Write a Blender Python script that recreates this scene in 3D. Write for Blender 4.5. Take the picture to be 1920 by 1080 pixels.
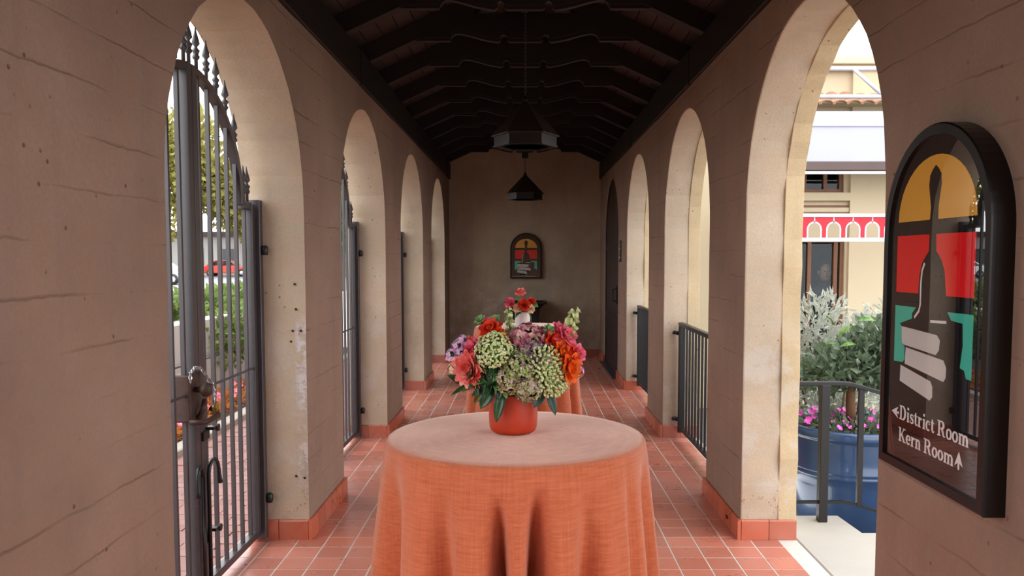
import bpy, bmesh, math, random
from mathutils import Vector, Matrix, Quaternion
PI = math.pi
random.seed(7)
for o in list(bpy.data.objects): bpy.data.objects.remove(o)
SC = bpy.context.scene
COL = SC.collection

# ------------------------------------------------------------------ camera, sky, exposure
H = 1.58
cam = bpy.data.cameras.new('camera'); camo = bpy.data.objects.new('camera', cam); COL.objects.link(camo)
cam.sensor_width = 36; cam.lens = 1514.0/1920*36
cam.shift_x = (960-984.1)/1920; cam.shift_y = (580.6-540)/1920
cam.clip_start = .05; cam.clip_end = 500
camo.location = (0, 0, H); camo.rotation_euler = (PI/2-.063, 0, 0)
SC.camera = camo
W = bpy.data.worlds.new('sky'); SC.world = W; W.use_nodes = True
bg = W.node_tree.nodes['Background']
bg.inputs['Color'].default_value = (.93, .965, 1.0, 1); bg.inputs['Strength'].default_value = 1.0
sun = bpy.data.lights.new('sun', 'SUN'); sun.energy = .15; sun.angle = math.radians(40); sun.color = (1, .95, .86)
suno = bpy.data.objects.new('sun', sun); COL.objects.link(suno); suno.rotation_euler = (math.radians(42), 0, math.radians(-38))
vs = SC.view_settings
vs.view_transform = 'Standard'; vs.look = 'None'; vs.gamma = 1; vs.use_curve_mapping = False
vs.exposure = 2.08

# ------------------------------------------------------------------ materials
def srgb(r, g, b):
    f = lambda c: (c/255/12.92) if c/255 <= .04045 else ((c/255+.055)/1.055)**2.4
    return (f(r), f(g), f(b), 1)
MATS = {}
class NT:
    def __init__(s, name):
        s.m = bpy.data.materials.new(name); s.m.use_nodes = True
        s.t = s.m.node_tree; s.b = s.t.nodes['Principled BSDF']; MATS[name] = s.m
    def n(s, typ, **kw):
        x = s.t.nodes.new(typ)
        for k, v in kw.items():
            if k.startswith('i_'):
                key = k[2:].replace('_', ' ')
                x.inputs[int(key) if key.isdigit() else key].default_value = v
            else: setattr(x, k, v)
        return x
    def l(s, a, b): s.t.links.new(a, b)
    def math(s, op, a, b=None, c=None):
        x = s.n('ShaderNodeMath', operation=op)
        for i, v in enumerate((a, b, c)):
            if v is None: continue
            if isinstance(v, (int, float)): x.inputs[i].default_value = v
            else: s.l(v, x.inputs[i])
        return x.outputs[0]
    def mix(s, fac, a, b):
        x = s.n('ShaderNodeMix', data_type='RGBA')
        if isinstance(fac, (int, float)): x.inputs[0].default_value = fac
        else: s.l(fac, x.inputs[0])
        for i, v in ((6, a), (7, b)):
            if isinstance(v, tuple): x.inputs[i].default_value = v
            else: s.l(v, x.inputs[i])
        return x.outputs[2]
    def noise(s, vec, scale, detail=4, rough=.6):
        x = s.n('ShaderNodeTexNoise'); x.inputs['Scale'].default_value = scale
        x.inputs['Detail'].default_value = detail; x.inputs['Roughness'].default_value = rough
        if vec is not None: s.l(vec, x.inputs['Vector'])
        return x.outputs['Fac']
    def ramp(s, fac, a, b, lo=0., hi=1.):
        x = s.n('ShaderNodeMapRange'); s.l(fac, x.inputs[0])
        x.inputs[1].default_value = a; x.inputs[2].default_value = b
        x.inputs[3].default_value = lo; x.inputs[4].default_value = hi
        return x.outputs[0]
    def bump(s, h, strength=.3, dist=.01):
        x = s.n('ShaderNodeBump'); x.inputs['Strength'].default_value = strength; x.inputs['Distance'].default_value = dist
        s.l(h, x.inputs['Height']); s.l(x.outputs[0], s.b.inputs['Normal'])
    def pos(s): return s.n('ShaderNodeNewGeometry').outputs['Position']
    def obj(s): return s.n('ShaderNodeTexCoord').outputs['Object']
    def rnd(s): return s.n('ShaderNodeObjectInfo').outputs['Random']
    def col(s, c):
        if isinstance(c, tuple): s.b.inputs['Base Color'].default_value = c
        else: s.l(c, s.b.inputs['Base Color'])
    def set(s, rough=.6, metal=0, spec=.5, coat=0, coat_rough=.03, sub=0):
        s.b.inputs['Roughness'].default_value = rough; s.b.inputs['Metallic'].default_value = metal
        s.b.inputs['Specular IOR Level'].default_value = spec
        s.b.inputs['Coat Weight'].default_value = coat; s.b.inputs['Coat Roughness'].default_value = coat_rough
        return s
def plain(name, c, var=.12, scale=8, rough=.6, metal=0, spec=.4, coat=0, bump=0, dist=.003, rnd=0, bscale=None):
    t = NT(name); p = t.obj()
    n = t.noise(p, scale)
    dark = tuple(v*(1-var) for v in c[:3])+(1,); lite = tuple(min(1, v*(1+var)) for v in c[:3])+(1,)
    o = t.mix(n, dark, lite)
    if rnd:
        r = t.rnd(); k = t.n('ShaderNodeHueSaturation'); t.l(o, k.inputs['Color'])
        t.l(t.ramp(r, 0, 1, 1-rnd, 1+rnd), k.inputs['Value'])
        t.l(t.ramp(t.math('FRACT', t.math('MULTIPLY', r, 7.3)), 0, 1, 1-rnd*.7, 1+rnd*.5), k.inputs['Saturation'])
        o = k.outputs[0]
    t.col(o); t.set(rough, metal, spec, coat)
    if bump: t.bump(t.noise(p, bscale or scale*6, 3), bump, dist)
    return t.m

def concrete(name, base, boards):
    t = NT(name); p = t.pos()
    sep = t.n('ShaderNodeSeparateXYZ'); t.l(p, sep.inputs[0])
    big = t.noise(p, 1.1, 4); mid = t.noise(p, 7, 6, .7); fine = t.noise(p, 90, 3, .6)
    d = tuple(v*.80 for v in base[:3])+(1,); l = tuple(min(1, v*1.10) for v in base[:3])+(1,)
    warm = (base[0]*1.0, base[1]*.86, base[2]*.74, 1)
    c = t.mix(t.ramp(big, .34, .66), tuple(v*.72 for v in base[:3])+(1,), l)
    st = t.n('ShaderNodeMapping'); st.inputs['Scale'].default_value = (3.2, 3.2, .35); t.l(p, st.inputs['Vector'])
    c = t.mix(t.ramp(t.noise(st.outputs[0], 1.6, 5, .65), .5, .78, 0, .40), c, (base[0]*.55, base[1]*.52, base[2]*.50, 1))
    c = t.mix(t.ramp(mid, .35, .72, 0, .6), c, warm)
    c = t.mix(t.ramp(fine, .3, .8, 0, .34), c, (base[0]*.6, base[1]*.55, base[2]*.5, 1))
    # air-bubble pits
    v = t.n('ShaderNodeTexVoronoi'); v.inputs['Scale'].default_value = 17; t.l(p, v.inputs['Vector'])
    pitn = t.noise(p, 3.1, 2)
    pit = t.math('MULTIPLY', t.ramp(v.outputs['Distance'], .05, .12, 1, 0), t.ramp(pitn, .5, .58))
    c = t.mix(t.math('MULTIPLY', pit, .75), c, (base[0]*.28, base[1]*.24, base[2]*.2, 1))
    h = t.math('ADD', t.math('MULTIPLY', mid, .35), t.math('MULTIPLY', fine, .18))
    h = t.math('SUBTRACT', h, t.math('MULTIPLY', pit, .6))
    if boards:
        wob = t.math('MULTIPLY', t.math('SUBTRACT', t.noise(p, 2.3, 5, .7), .5), .045)
        zz = t.math('DIVIDE', t.math('ADD', sep.outputs[2], wob), .148)
        fr = t.math('FRACT', zz); ln = t.math('ABSOLUTE', t.math('SUBTRACT', fr, .5))
        line = t.ramp(ln, .465, .499, 0, 1)
        idx = t.math('FLOOR', zz)
        cmb = t.n('ShaderNodeCombineXYZ')
        t.l(t.math('MULTIPLY', sep.outputs[0], .9), cmb.inputs[0]); t.l(t.math('MULTIPLY', sep.outputs[1], .9), cmb.inputs[1])
        t.l(t.math('MULTIPLY', t.math('FLOOR', t.math('ADD', zz, .5)), 3.7), cmb.inputs[2])
        keep = t.ramp(t.noise(cmb.outputs[0], 2.4, 5), .44, .62)
        line = t.math('MULTIPLY', line, keep)
        c = t.mix(t.math('MULTIPLY', line, .24), c, (base[0]*.30, base[1]*.25, base[2]*.21, 1))
        wn = t.n('ShaderNodeTexWhiteNoise', noise_dimensions='1D'); t.l(idx, wn.inputs['W'])
        h = t.math('ADD', h, t.math('MULTIPLY', wn.outputs['Value'], .22))
        h = t.math('SUBTRACT', h, t.math('MULTIPLY', line, .45))
        c = t.mix(t.math('MULTIPLY', wn.outputs['Value'], .10), c, d)
    else:
        # pale plaster patches on the worn jamb
        patch = t.math('MULTIPLY', t.ramp(t.noise(p, 5, 5, .7), .50, .60), t.ramp(sep.outputs[2], 1.3, 1.0))
        c = t.mix(t.math('MULTIPLY', patch, .35), c, srgb(205, 198, 192))
        if name == 'smooth_stucco':
            # scraped plaster and exposed gravel on the arris of the first left pier
            near = t.math('MULTIPLY', t.ramp(sep.outputs[0], -1.285, -1.26), t.math('MULTIPLY', t.ramp(sep.outputs[0], -1.20, -1.21), t.math('COMPARE', sep.outputs[1], 4.474, .06)))
            zb_ = t.ramp(t.math('ABSOLUTE', t.math('SUBTRACT', sep.outputs[2], .98)), .20, .30, 1, 0)
            zb2 = t.ramp(t.math('ABSOLUTE', t.math('SUBTRACT', sep.outputs[2], .48)), .12, .20, .7, 0)
            sc = t.math('MULTIPLY', t.math('MULTIPLY', near, t.math('MAXIMUM', zb_, zb2)), t.ramp(t.noise(p, 14, 5, .7), .42, .52))
            c = t.mix(t.math('MULTIPLY', sc, .85), c, srgb(214, 204, 204))
            gv = t.n('ShaderNodeTexVoronoi'); gv.inputs['Scale'].default_value = 60; t.l(p, gv.inputs['Vector'])
            gm = t.math('MULTIPLY', t.math('MULTIPLY', t.math('COMPARE', sep.outputs[1], 4.474, .06), t.ramp(sep.outputs[0], -1.36, -1.30)), t.ramp(t.math('ABSOLUTE', t.math('SUBTRACT', sep.outputs[2], .21)), .05, .10, 1, 0))
            gm = t.math('MULTIPLY', gm, t.math('MULTIPLY', t.ramp(gv.outputs['Distance'], .30, .38, 1, 0), t.ramp(t.noise(p, 9, 2), .46, .54)))
            hs_ = t.n('ShaderNodeHueSaturation'); hs_.inputs['Saturation'].default_value = .5; t.l(gv.outputs['Color'], hs_.inputs['Color'])
            c = t.mix(t.math('MULTIPLY', gm, .9), c, t.mix(.65, hs_.outputs[0], srgb(170, 110, 60)))
            h = t.math('SUBTRACT', t.math('ADD', h, t.math('MULTIPLY', sc, .5)), t.math('MULTIPLY', gm, .5))
    t.col(c); t.set(.88, 0, .25); t.bump(h, .8, .011)
    return t.m
M_wall = concrete('board_formed_concrete', srgb(158, 132, 116), True)
M_end = concrete('end_wall_plaster', srgb(192, 178, 156), False)
M_reveal = concrete('smooth_stucco', srgb(202, 185, 164), False)
M_rough = concrete('rough_stucco', srgb(206, 186, 152), False)
def tilemat(name, base):
    t = NT(name); p = t.pos(); r = t.rnd()
    n = t.noise(p, 5, 5, .65); f = t.noise(p, 60, 3)
    c = t.mix(t.ramp(n, .3, .75), base, tuple(v*1.12 for v in base[:3])+(1,))
    c = t.mix(t.ramp(t.noise(p, 1.6, 3), .35, .75, 0, .5), c, srgb(186, 146, 138))  # pinkish-grey patches put hazy sky glare into the tile colour
    k = t.n('ShaderNodeHueSaturation'); t.l(c, k.inputs['Color']); t.l(t.ramp(r, 0, 1, .84, 1.14), k.inputs['Value'])
    t.col(k.outputs[0]); t.set(.5, 0, .5)
    t.l(t.ramp(n, .2, .8, .22, .38), t.b.inputs['Roughness'])
    t.bump(t.math('ADD', f, n), .12, .002); return t.m
M_tile = tilemat('quarry_tile', srgb(188, 108, 86))
M_base = tilemat('base_tile_glaze', srgb(182, 88, 56))
M_grout = plain('grout', srgb(206, 196, 186), .15, 30, .9)
M_wood = plain('dark_stained_timber', srgb(33, 24, 21), .35, 6, .55, rnd=.18, bump=.3, dist=.003)
M_plank = plain('dark_ceiling_plank', srgb(60, 45, 41), .3, 5, .55, rnd=.22, bump=.3)
M_iron = plain('painted_iron', srgb(66, 60, 62), .2, 30, .38, .0, .6, bump=.08)
M_black = plain('black_steel', srgb(26, 25, 27), .2, 20, .4, 0, .5)
M_lamp = plain('bronze_lampshade', srgb(34, 27, 23), .25, 12, .42, .25, .5)
M_lampcone = plain('bronze_lamp_cone', srgb(66, 52, 43), .25, 12, .35, .3, .5)
M_rust = plain('rusty_lock_metal', srgb(76, 56, 50), .45, 40, .55, .5, .5, bump=.3)
M_steel = plain('zinc_steel', srgb(190, 190, 195), .15, 40, .3, .9)
M_brass = plain('brass', srgb(190, 160, 84), .15, 30, .3, .85)
def clothmat():
    t = NT('orange_linen'); p = t.obj()
    sep = t.n('ShaderNodeSeparateXYZ'); t.l(p, sep.inputs[0])
    ang = t.math('ARCTAN2', sep.outputs[0], sep.outputs[1])
    rad = t.math('SQRT', t.math('ADD', t.math('POWER', sep.outputs[0], 2), t.math('POWER', sep.outputs[1], 2)))
    cmb = t.n('ShaderNodeCombineXYZ'); t.l(t.math('MULTIPLY', ang, 3.2), cmb.inputs[0]); t.l(t.math('MULTIPLY', sep.outputs[2], 110), cmb.inputs[1]); t.l(t.math('MULTIPLY', rad, 30), cmb.inputs[2])
    n1 = t.noise(cmb.outputs[0], 1.4, 4, .7)
    cm2 = t.n('ShaderNodeCombineXYZ'); t.l(t.math('MULTIPLY', ang, 60), cm2.inputs[0]); t.l(t.math('MULTIPLY', sep.outputs[2], 4), cm2.inputs[1])
    n2 = t.noise(cm2.outputs[0], 1.6, 4, .7)
    n = t.math('ADD', t.math('MULTIPLY', n1, .6), t.math('MULTIPLY', n2, .4))
    c = t.mix(t.ramp(n, .30, .70), srgb(178, 84, 50), srgb(214, 122, 84))
    t.col(c); t.set(.85, 0, .2)
    t.b.inputs['Sheen Weight'].default_value = .7; t.b.inputs['Sheen Roughness'].default_value = .45
    t.b.inputs['Sheen Tint'].default_value = (1, .85, .75, 1)
    t.bump(n, .3, .002); return t.m
M_cloth = clothmat()
M_pot = plain('red_glazed_pot', srgb(190, 62, 36), .25, 14, .38, 0, .5, bump=.1)
M_vase = plain('white_ceramic', srgb(226, 218, 216), .08, 25, .5)
def gl(name, c, rough=.35, coat=1):
    t = NT(name); p = t.obj(); t.col(t.mix(t.noise(p, 3, 2), c, tuple(v*1.06 for v in c[:3])+(1,)))
    t.set(.6, 0, .0, coat, .005); t.b.inputs['Coat IOR'].default_value = 2.1; return t.m
M_sblack = gl('sign_black', srgb(22, 22, 24)); M_syel = gl('sign_yellow', srgb(222, 164, 62)); M_sred = gl('sign_red', srgb(228, 30, 32))
M_steal = gl('sign_teal', srgb(62, 184, 160)); M_swhite = gl('sign_white', srgb(214, 212, 208)); M_sgrey = gl('sign_pale', srgb(196, 194, 190))
M_sframe = plain('sign_frame_bronze', srgb(27, 22, 21), .15, 12, .3, .3, .5)

# ------------------------------------------------------------------ mesh builder
class MB:
    def __init__(s): s.v = []; s.f = []; s.mi = []; s.cur = 0
    def add(s, vs, fs):
        b = len(s.v); s.v += [tuple(v) for v in vs]
        for f in fs: s.f.append(tuple(b+i for i in f)); s.mi.append(s.cur)
        return s
    def box(s, x0, x1, y0, y1, z0, z1):
        return s.add([(x0,y0,z0),(x1,y0,z0),(x1,y1,z0),(x0,y1,z0),(x0,y0,z1),(x1,y0,z1),(x1,y1,z1),(x0,y1,z1)],
                     [(0,3,2,1),(4,5,6,7),(0,1,5,4),(1,2,6,5),(2,3,7,6),(3,0,4,7)])
    def tube(s, pts, r, n=8, caps=True):
        P = [Vector(p) for p in pts]; rs = r if isinstance(r, (list, tuple)) else [r]*len(P)
        vs = []; fs = []; prev = None
        for i, p in enumerate(P):
            d = (P[min(i+1, len(P)-1)]-P[max(i-1, 0)]).normalized()
            if prev is None:
                a = Vector((0,0,1)) if abs(d.z) < .9 else Vector((1,0,0)); u = d.cross(a).normalized()
            else: u = (prev-d*prev.dot(d)).normalized()
            prev = u; w = d.cross(u)
            for k in range(n):
                t = 2*PI*(k+.5)/n; vs.append(p+(u*math.cos(t)+w*math.sin(t))*rs[i])
        for i in range(len(P)-1):
            for k in range(n): fs.append((i*n+k, i*n+(k+1)%n, (i+1)*n+(k+1)%n, (i+1)*n+k))
        if caps: fs.append(tuple(range(n))[::-1]); fs.append(tuple((len(P)-1)*n+k for k in range(n)))
        return s.add(vs, fs)
    def lathe(s, prof, n=24, c=(0,0,0), off=0., M=None):
        vs = []; fs = []
        for r, z in prof:
            for k in range(n):
                t = 2*PI*k/n+off; v = Vector((r*math.cos(t), r*math.sin(t), z))
                if M is not None: v = M @ v
                vs.append(v+Vector(c))
        m = len(prof)
        for i in range(m-1):
            for k in range(n): fs.append((i*n+k, i*n+(k+1)%n, (i+1)*n+(k+1)%n, (i+1)*n+k))
        fs.append(tuple(range(n))[::-1]); fs.append(tuple((m-1)*n+k for k in range(n)))
        return s.add(vs, fs)
    def prism(s, poly, a, b, fn):
        """poly 2D points; fn(u,v,w) -> 3D; extruded w from a to b"""
        n = len(poly)
        vs = [fn(u, v, a) for u, v in poly]+[fn(u, v, b) for u, v in poly]
        fs = [tuple(range(n))[::-1], tuple(range(n, 2*n))]+[(i, (i+1)%n, n+(i+1)%n, n+i) for i in range(n)]
        return s.add(vs, fs)
    def build(s, name, mat, parent=None, smooth=False, bevel=0, loc=None, seg=1):
        me = bpy.data.meshes.new(name); me.from_pydata(s.v, [], s.f)
        mats = mat if isinstance(mat, (list, tuple)) else [mat]
        for m in mats: me.materials.append(m)
        if len(mats) > 1: me.polygons.foreach_set('material_index', s.mi)
        bm = bmesh.new(); bm.from_mesh(me); bmesh.ops.recalc_face_normals(bm, faces=bm.faces); bm.to_mesh(me); bm.free()
        if smooth:
            for p in me.polygons: p.use_smooth = True
        o = bpy.data.objects.new(name, me); COL.objects.link(o)
        if parent: o.parent = parent
        if loc: o.location = loc
        if bevel:
            m = o.modifiers.new('bevel', 'BEVEL'); m.width = bevel; m.segments = seg; m.limit_method = 'ANGLE'; m.angle_limit = math.radians(35)
        return o
def tag(o, label=None, cat=None, group=None, kind=None):
    if label: o['label'] = label
    if cat: o['category'] = cat
    if group: o['group'] = group
    if kind: o['kind'] = kind
    return o
def empty(name, loc=(0,0,0), rz=0, label=None, cat=None, group=None, kind=None):
    o = bpy.data.objects.new(name, None); COL.objects.link(o); o.location = loc; o.rotation_euler = (0,0,rz); o.empty_display_size = .05
    return tag(o, label, cat, group, kind)
def copy_tree(o, parent=None):
    c = o.copy(); COL.objects.link(c); c.parent = parent
    for ch in o.children: copy_tree(ch, c)
    return c
def inst(src, name, parent, loc):
    o = bpy.data.objects.new(name, src); COL.objects.link(o); o.parent = parent; o.location = loc; return o

# ------------------------------------------------------------------ arcade geometry
Y0, P, PW = 4.474, 2.5994, .876          # far side of first full opening, bay period, pier width
OPW = P-PW; R = OPW/2; HS = 2.70-R
XW = 1.217; TOP = 2.87; YE = 13.05
CEN = [Y0-R+P*k for k in range(-2, 4)]    # opening centres; index 2 is the first in view
def arch_wall(name, side, x_in, x_out, layers, mat, y_start, y_end, cens, seed, top=TOP, jit=.004, rr=0., mats=None):
    """wall with arched openings: strip mesh extruded in X"""
    rng = random.Random(seed); b = MB()
    def col(y0, y1, zs0, zs1):
        pass
    rows = [HS*i/12 for i in range(13)]
    A = []                                   # stations: list of (y, kind)
    V = {}
    def vert(key, y, z):
        if key not in V: V[key] = (y, z)
        return key
    faces = []; rev = []
    edges = [y_start]
    for c in cens: edges += [c-R-rr, c+R+rr-(.05 if side < 0 and 0 < c < 2 else 0)]
    edges.append(y_end)
    for e, y in enumerate(edges):
        inner = 0 < e < len(edges)-1
        for i, z in enumerate(rows): vert(('p', e, i), y+(rng.uniform(-jit, jit) if inner else 0), z)
        vert(('t', e), y, top)
    for e in range(0, len(edges), 2):        # piers
        for i in range(12): faces.append([('p', e, i), ('p', e+1, i), ('p', e+1, i+1), ('p', e, i+1)])
        faces.append([('p', e, 12), ('p', e+1, 12), ('t', e+1), ('t', e)])
        if e > 0: rev += [(('p', e, i), ('p', e, i+1)) for i in range(12)]
        if e+1 < len(edges)-1: rev += [(('p', e+1, i+1), ('p', e+1, i)) for i in range(12)]
    N = 28
    for j, c in enumerate(cens):
        e0 = 2*j+1; e1 = e0+1
        prevb, prevt = ('p', e0, 12), ('t', e0)
        for k in range(1, N+1):
            if k == N: nb, nt = ('p', e1, 12), ('t', e1)
            else:
                t = PI-PI*k/N; q = (R+rr)+rng.uniform(-jit, jit)*.8
                nb = vert(('a', j, k), c+q*math.cos(t), HS+q*math.sin(t)); nt = vert(('at', j, k), c+(R+rr)*math.cos(t), top)
            faces.append([prevb, nb, nt, prevt]); rev.append((prevb, nb)); prevb, prevt = nb, nt
    keys = list(V); idx = {k: i for i, k in enumerate(keys)}; n = len(keys)
    vs = [(side*x_in, *V[k]) for k in keys]+[(side*x_out, *V[k]) for k in keys]
    fs = []; mi = []
    for f in faces:
        fs.append(tuple(idx[k] for k in f)); mi.append(0); fs.append(tuple(n+idx[k] for k in f)[::-1]); mi.append(0)
    for a, c_ in rev: fs.append((idx[a], idx[c_], n+idx[c_], n+idx[a])); mi.append(1)
    # top, ends, bottom
    tops = [k for k in keys if k[0] in ('t', 'at')]; tops.sort(key=lambda k: V[k][0])
    for a, c_ in zip(tops, tops[1:]): fs.append((idx[a], idx[c_], n+idx[c_], n+idx[a])); mi.append(0)
    for e in (0, len(edges)-1):
        ch = [('p', e, i) for i in range(13)]+[('t', e)]
        for a, c_ in zip(ch, ch[1:]): fs.append((idx[a], idx[c_], n+idx[c_], n+idx[a])); mi.append(0)
    for e in range(0, len(edges), 2): fs.append((idx[('p', e, 0)], idx[('p', e+1, 0)], n+idx[('p', e+1, 0)], n+idx[('p', e, 0)])); mi.append(0)
    b.add(vs, fs); b.mi = mi
    o = b.build(name, mats, bevel=.003 if rr else .009, seg=2)
    return tag(o, kind='structure')
YS = CEN[0]-R-PW
wl = arch_wall('wall_left', -1, XW, 1.55, None, None, YS, YE+.3, CEN, 1, mats=[M_wall, M_reveal])
wr = arch_wall('wall_right', 1, XW, 1.442, None, None, YS, YE+.3, CEN, 2, mats=[M_wall, M_reveal])
wro = arch_wall('wall_right_outer', 1, 1.428, 1.53, None, None, YS, YE+.3, CEN, 3, jit=.010, rr=-.009, mats=[M_rough, M_rough])
# end wall with gable
b = MB()
def zr(x): return 3.10+.46*(1.19-abs(x))
b.prism([(-1.6, 0), (1.53, 0), (1.53, 3.0), (1.6, zr(1.6)+.12), (0, zr(0)+.12), (-1.6, zr(1.6)+.12)], YE, YE+.3, lambda u, v, w: (u, w, v))
tag(b.build('wall_back', M_end), kind='structure')
b = MB(); b.prism([(-1.6, 0), (1.53, 0), (1.53, 3.0), (1.6, zr(1.6)+.12), (0, zr(0)+.12), (-1.6, zr(1.6)+.12)], YS-.3, YS, lambda u, v, w: (u, w, v))
tag(b.build('wall_front_blocker', M_wall), kind='structure')  # unseen wall added behind the camera to block light and bright sign reflections

# anchor holes in the worn left jamb
b0 = MB(); b0.lathe([(.007, 0), (.007, .004)], 8, M=Matrix.Rotation(PI/2, 3, 'X'))
tmp = b0.build('anchor_hole', M_black, wl, loc=(-1.29, Y0-.0005, 1.18)); hole_me = tmp.data
for x, z in ((-1.245, 1.18), (-1.30, 1.12), (-1.285, .36), (-1.238, .35), (-1.27, 1.30), (-1.275, 1.44)):
    inst(hole_me, 'anchor_hole', wl, (x, Y0-.0005, z))

# ------------------------------------------------------------------ floor tiles
TP = .1588
b = MB(); b.box(-1.60, 1.528, YS, YE+.2, -.12, -.0018)
floor = tag(b.build('floor', M_grout), kind='structure')
b = MB(); g = .0045; b.add([(-TP/2+g, -TP/2+g, 0), (TP/2-g, -TP/2+g, 0), (TP/2-g, TP/2-g, 0), (-TP/2+g, TP/2-g, 0),
      (-TP/2+g-.001, -TP/2+g-.001, -.006), (TP/2-g+.001, -TP/2+g-.001, -.006), (TP/2-g+.001, TP/2-g+.001, -.006), (-TP/2+g-.001, TP/2-g+.001, -.006)],
      [(0,1,2,3), (0,4,5,1), (1,5,6,2), (2,6,7,3), (3,7,4,0)])
tile0 = b.build('floor_tile', M_tile, floor); tile_me = tile0.data
cells = []
x0 = -.795+TP/2; y0 = 4.0258+TP/2
for i in range(-5, 15):
    for j in range(-46, 58):
        x = x0+i*TP; y = y0+j*TP
        if x-TP/2 < -1.61 or x+TP/2 > 1.56 or y > YE-.02 or y < YS: continue
        cells.append((x, y))
def seen(x, y):
    if y < 3.95: return False
    for (tx, ty, tr) in ((-.027, 2.37, .47), (-.01, 6.2, .45)):        # behind a table
        if y > ty and abs(x*ty/y-tx) < tr*.92 and (ty > 5 or 1.58-1.58*ty/y < 1.0): 
            if ty < 5 or y < 11: return False
    if abs(x) > 1.2:
        ok = any(abs(y-c) < R for c in CEN[2:])
        if not ok: return False
        for c in CEN[2:]:
            if abs(y-c) < R and abs(x)*(c-R)/y > 1.25 and c > 4: return False
    return True
vis = sorted([c for c in cells if seen(*c)], key=lambda c: c[1])[:300]
vset = set(vis); first = True
rng = random.Random(5)
for c in vis:
    if first: tile0.location = (c[0], c[1], 0); first = False
    else: inst(tile_me, 'floor_tile', floor, (c[0], c[1], rng.uniform(-.0008, .0008)))
b = MB()
tv = [tuple(v.co) for v in tile_me.vertices]; tf = [tuple(p.vertices) for p in tile_me.polygons]
for c in cells:
    if c not in vset: b.add([(v[0]+c[0], v[1]+c[1], v[2]) for v in tv], tf)
tag(b.build('floor_tile_field', M_tile, floor), kind='stuff')

# ------------------------------------------------------------------ base tiles on the piers
BH = .112; BT = .02
def base_run(parent, p, q, n_out, skip_first=0):
    """base tiles from p to q in plan, protruding along n_out"""
    p = Vector(p); q = Vector(q); L = (q-p).length; d = (q-p).normalized(); k = max(1, round(L/.157)); w = L/k
    for i in range(k):
        a = p+d*(i*w+.0022); c = p+d*((i+1)*w-.0022); n = Vector(n_out)*BT
        b = MB(); vs = []
        for z in (0, BH-.006): vs += [(a.x, a.y, z), (c.x, c.y, z), (c.x+n.x, c.y+n.y, z), (a.x+n.x, a.y+n.y, z)]
        m = n*.7
        vs += [(a.x, a.y, BH), (c.x, c.y, BH), (c.x+m.x, c.y+m.y, BH), (a.x+m.x, a.y+m.y, BH)]
        b.add(vs, [(0,1,5,4), (1,2,6,5), (2,3,7,6), (3,0,4,7), (4,5,9,8), (5,6,10,9), (6,7,11,10), (7,4,8,11), (8,9,10,11)])
        b.build('base_tile', M_base, parent)
for side, nm, xo in ((-1, 'baseboard_left', 1.55), (1, 'baseboard_right', 1.53)):
    bb = empty(nm, kind='structure'); x = side*XW
    g_ = MB()
    for k in range(-1, 4):
        ya = Y0+P*k; yb = min(ya+PW, YE)
        base_run(bb, (x, ya-BT), (x, yb+(BT if yb < YE else 0)), (-side, 0))
        if k >= 0 : base_run(bb, (x, ya), (side*xo, ya), (0, -1))
        if yb < YE: base_run(bb, (x, yb), (side*xo, yb), (0, 1))
        g_.box(min(x, x-side*.012), max(x, x-side*.012), ya-.012, yb+.012, 0, BH-.004)
        if k >= 0: g_.box(min(x, side*xo), max(x, side*xo), ya-.012, ya, 0, BH-.004)
    g_.build('grout_bed', M_grout, bb)
bb = empty('baseboard_back', kind='structure'); base_run(bb, (-XW+BT, YE), (XW-BT, YE), (0, -1))
# weep hole in the right pier's base
b = MB(); b.lathe([(.018, 0), (.018, .003)], 14, c=(XW-BT-.002, Y0+.22, .055), M=Matrix.Rotation(-PI/2, 3, 'Y') @ Matrix.Diagonal((.62, 1.3, 1)))
b.build('drain_hole', M_black, bpy.data.objects['baseboard_right'])

# ------------------------------------------------------------------ roof
ceiling = empty('ceiling', kind='structure')
b = MB()
for s in (-1, 1):
    b.prism([(0, zr(0)+.17), (s*1.64, zr(1.64)+.17), (s*1.64, zr(1.64)+.26), (0, zr(0)+.26)], YS-.4, YE+.4, lambda u, v, w: (u, w, v))
b.build('roof_light_seal', M_wood, ceiling)  # unseen slab added over the planks so no light leaks through
sl = math.sqrt(1+.46**2); pw = .132
for s in (-1, 1):
    for i in range(12):
        xa = .012+i*pw/sl; xb = xa+pw/sl-.007
        b = MB(); b.prism([(s*xa, zr(xa)+.145), (s*xb, zr(xb)+.145), (s*xb, zr(xb)+.169), (s*xa, zr(xa)+.169)], YS-.4, YE, lambda u, v, w: (u, w, v))
        b.build('ceiling_plank', M_plank, ceiling)
# wall plates in lengths
for s in (-1, 1):
    y = YS-.4; k = 0
    while y < YE:
        L = min(1.62, YE-y); dx = .008*(k % 2)
        b = MB(); b.box(*sorted((s*(1.19+dx), s*1.58)), y+.003, y+L-.003, 2.85+dx*.5, 3.10); b.build('wall_plate', M_wood, ceiling, bevel=.006)
        y += L; k += 1
    b = MB(); b.box(*sorted((s*1.196, s*1.215)), YS-.4, YE, 2.838, 2.85)
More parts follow.
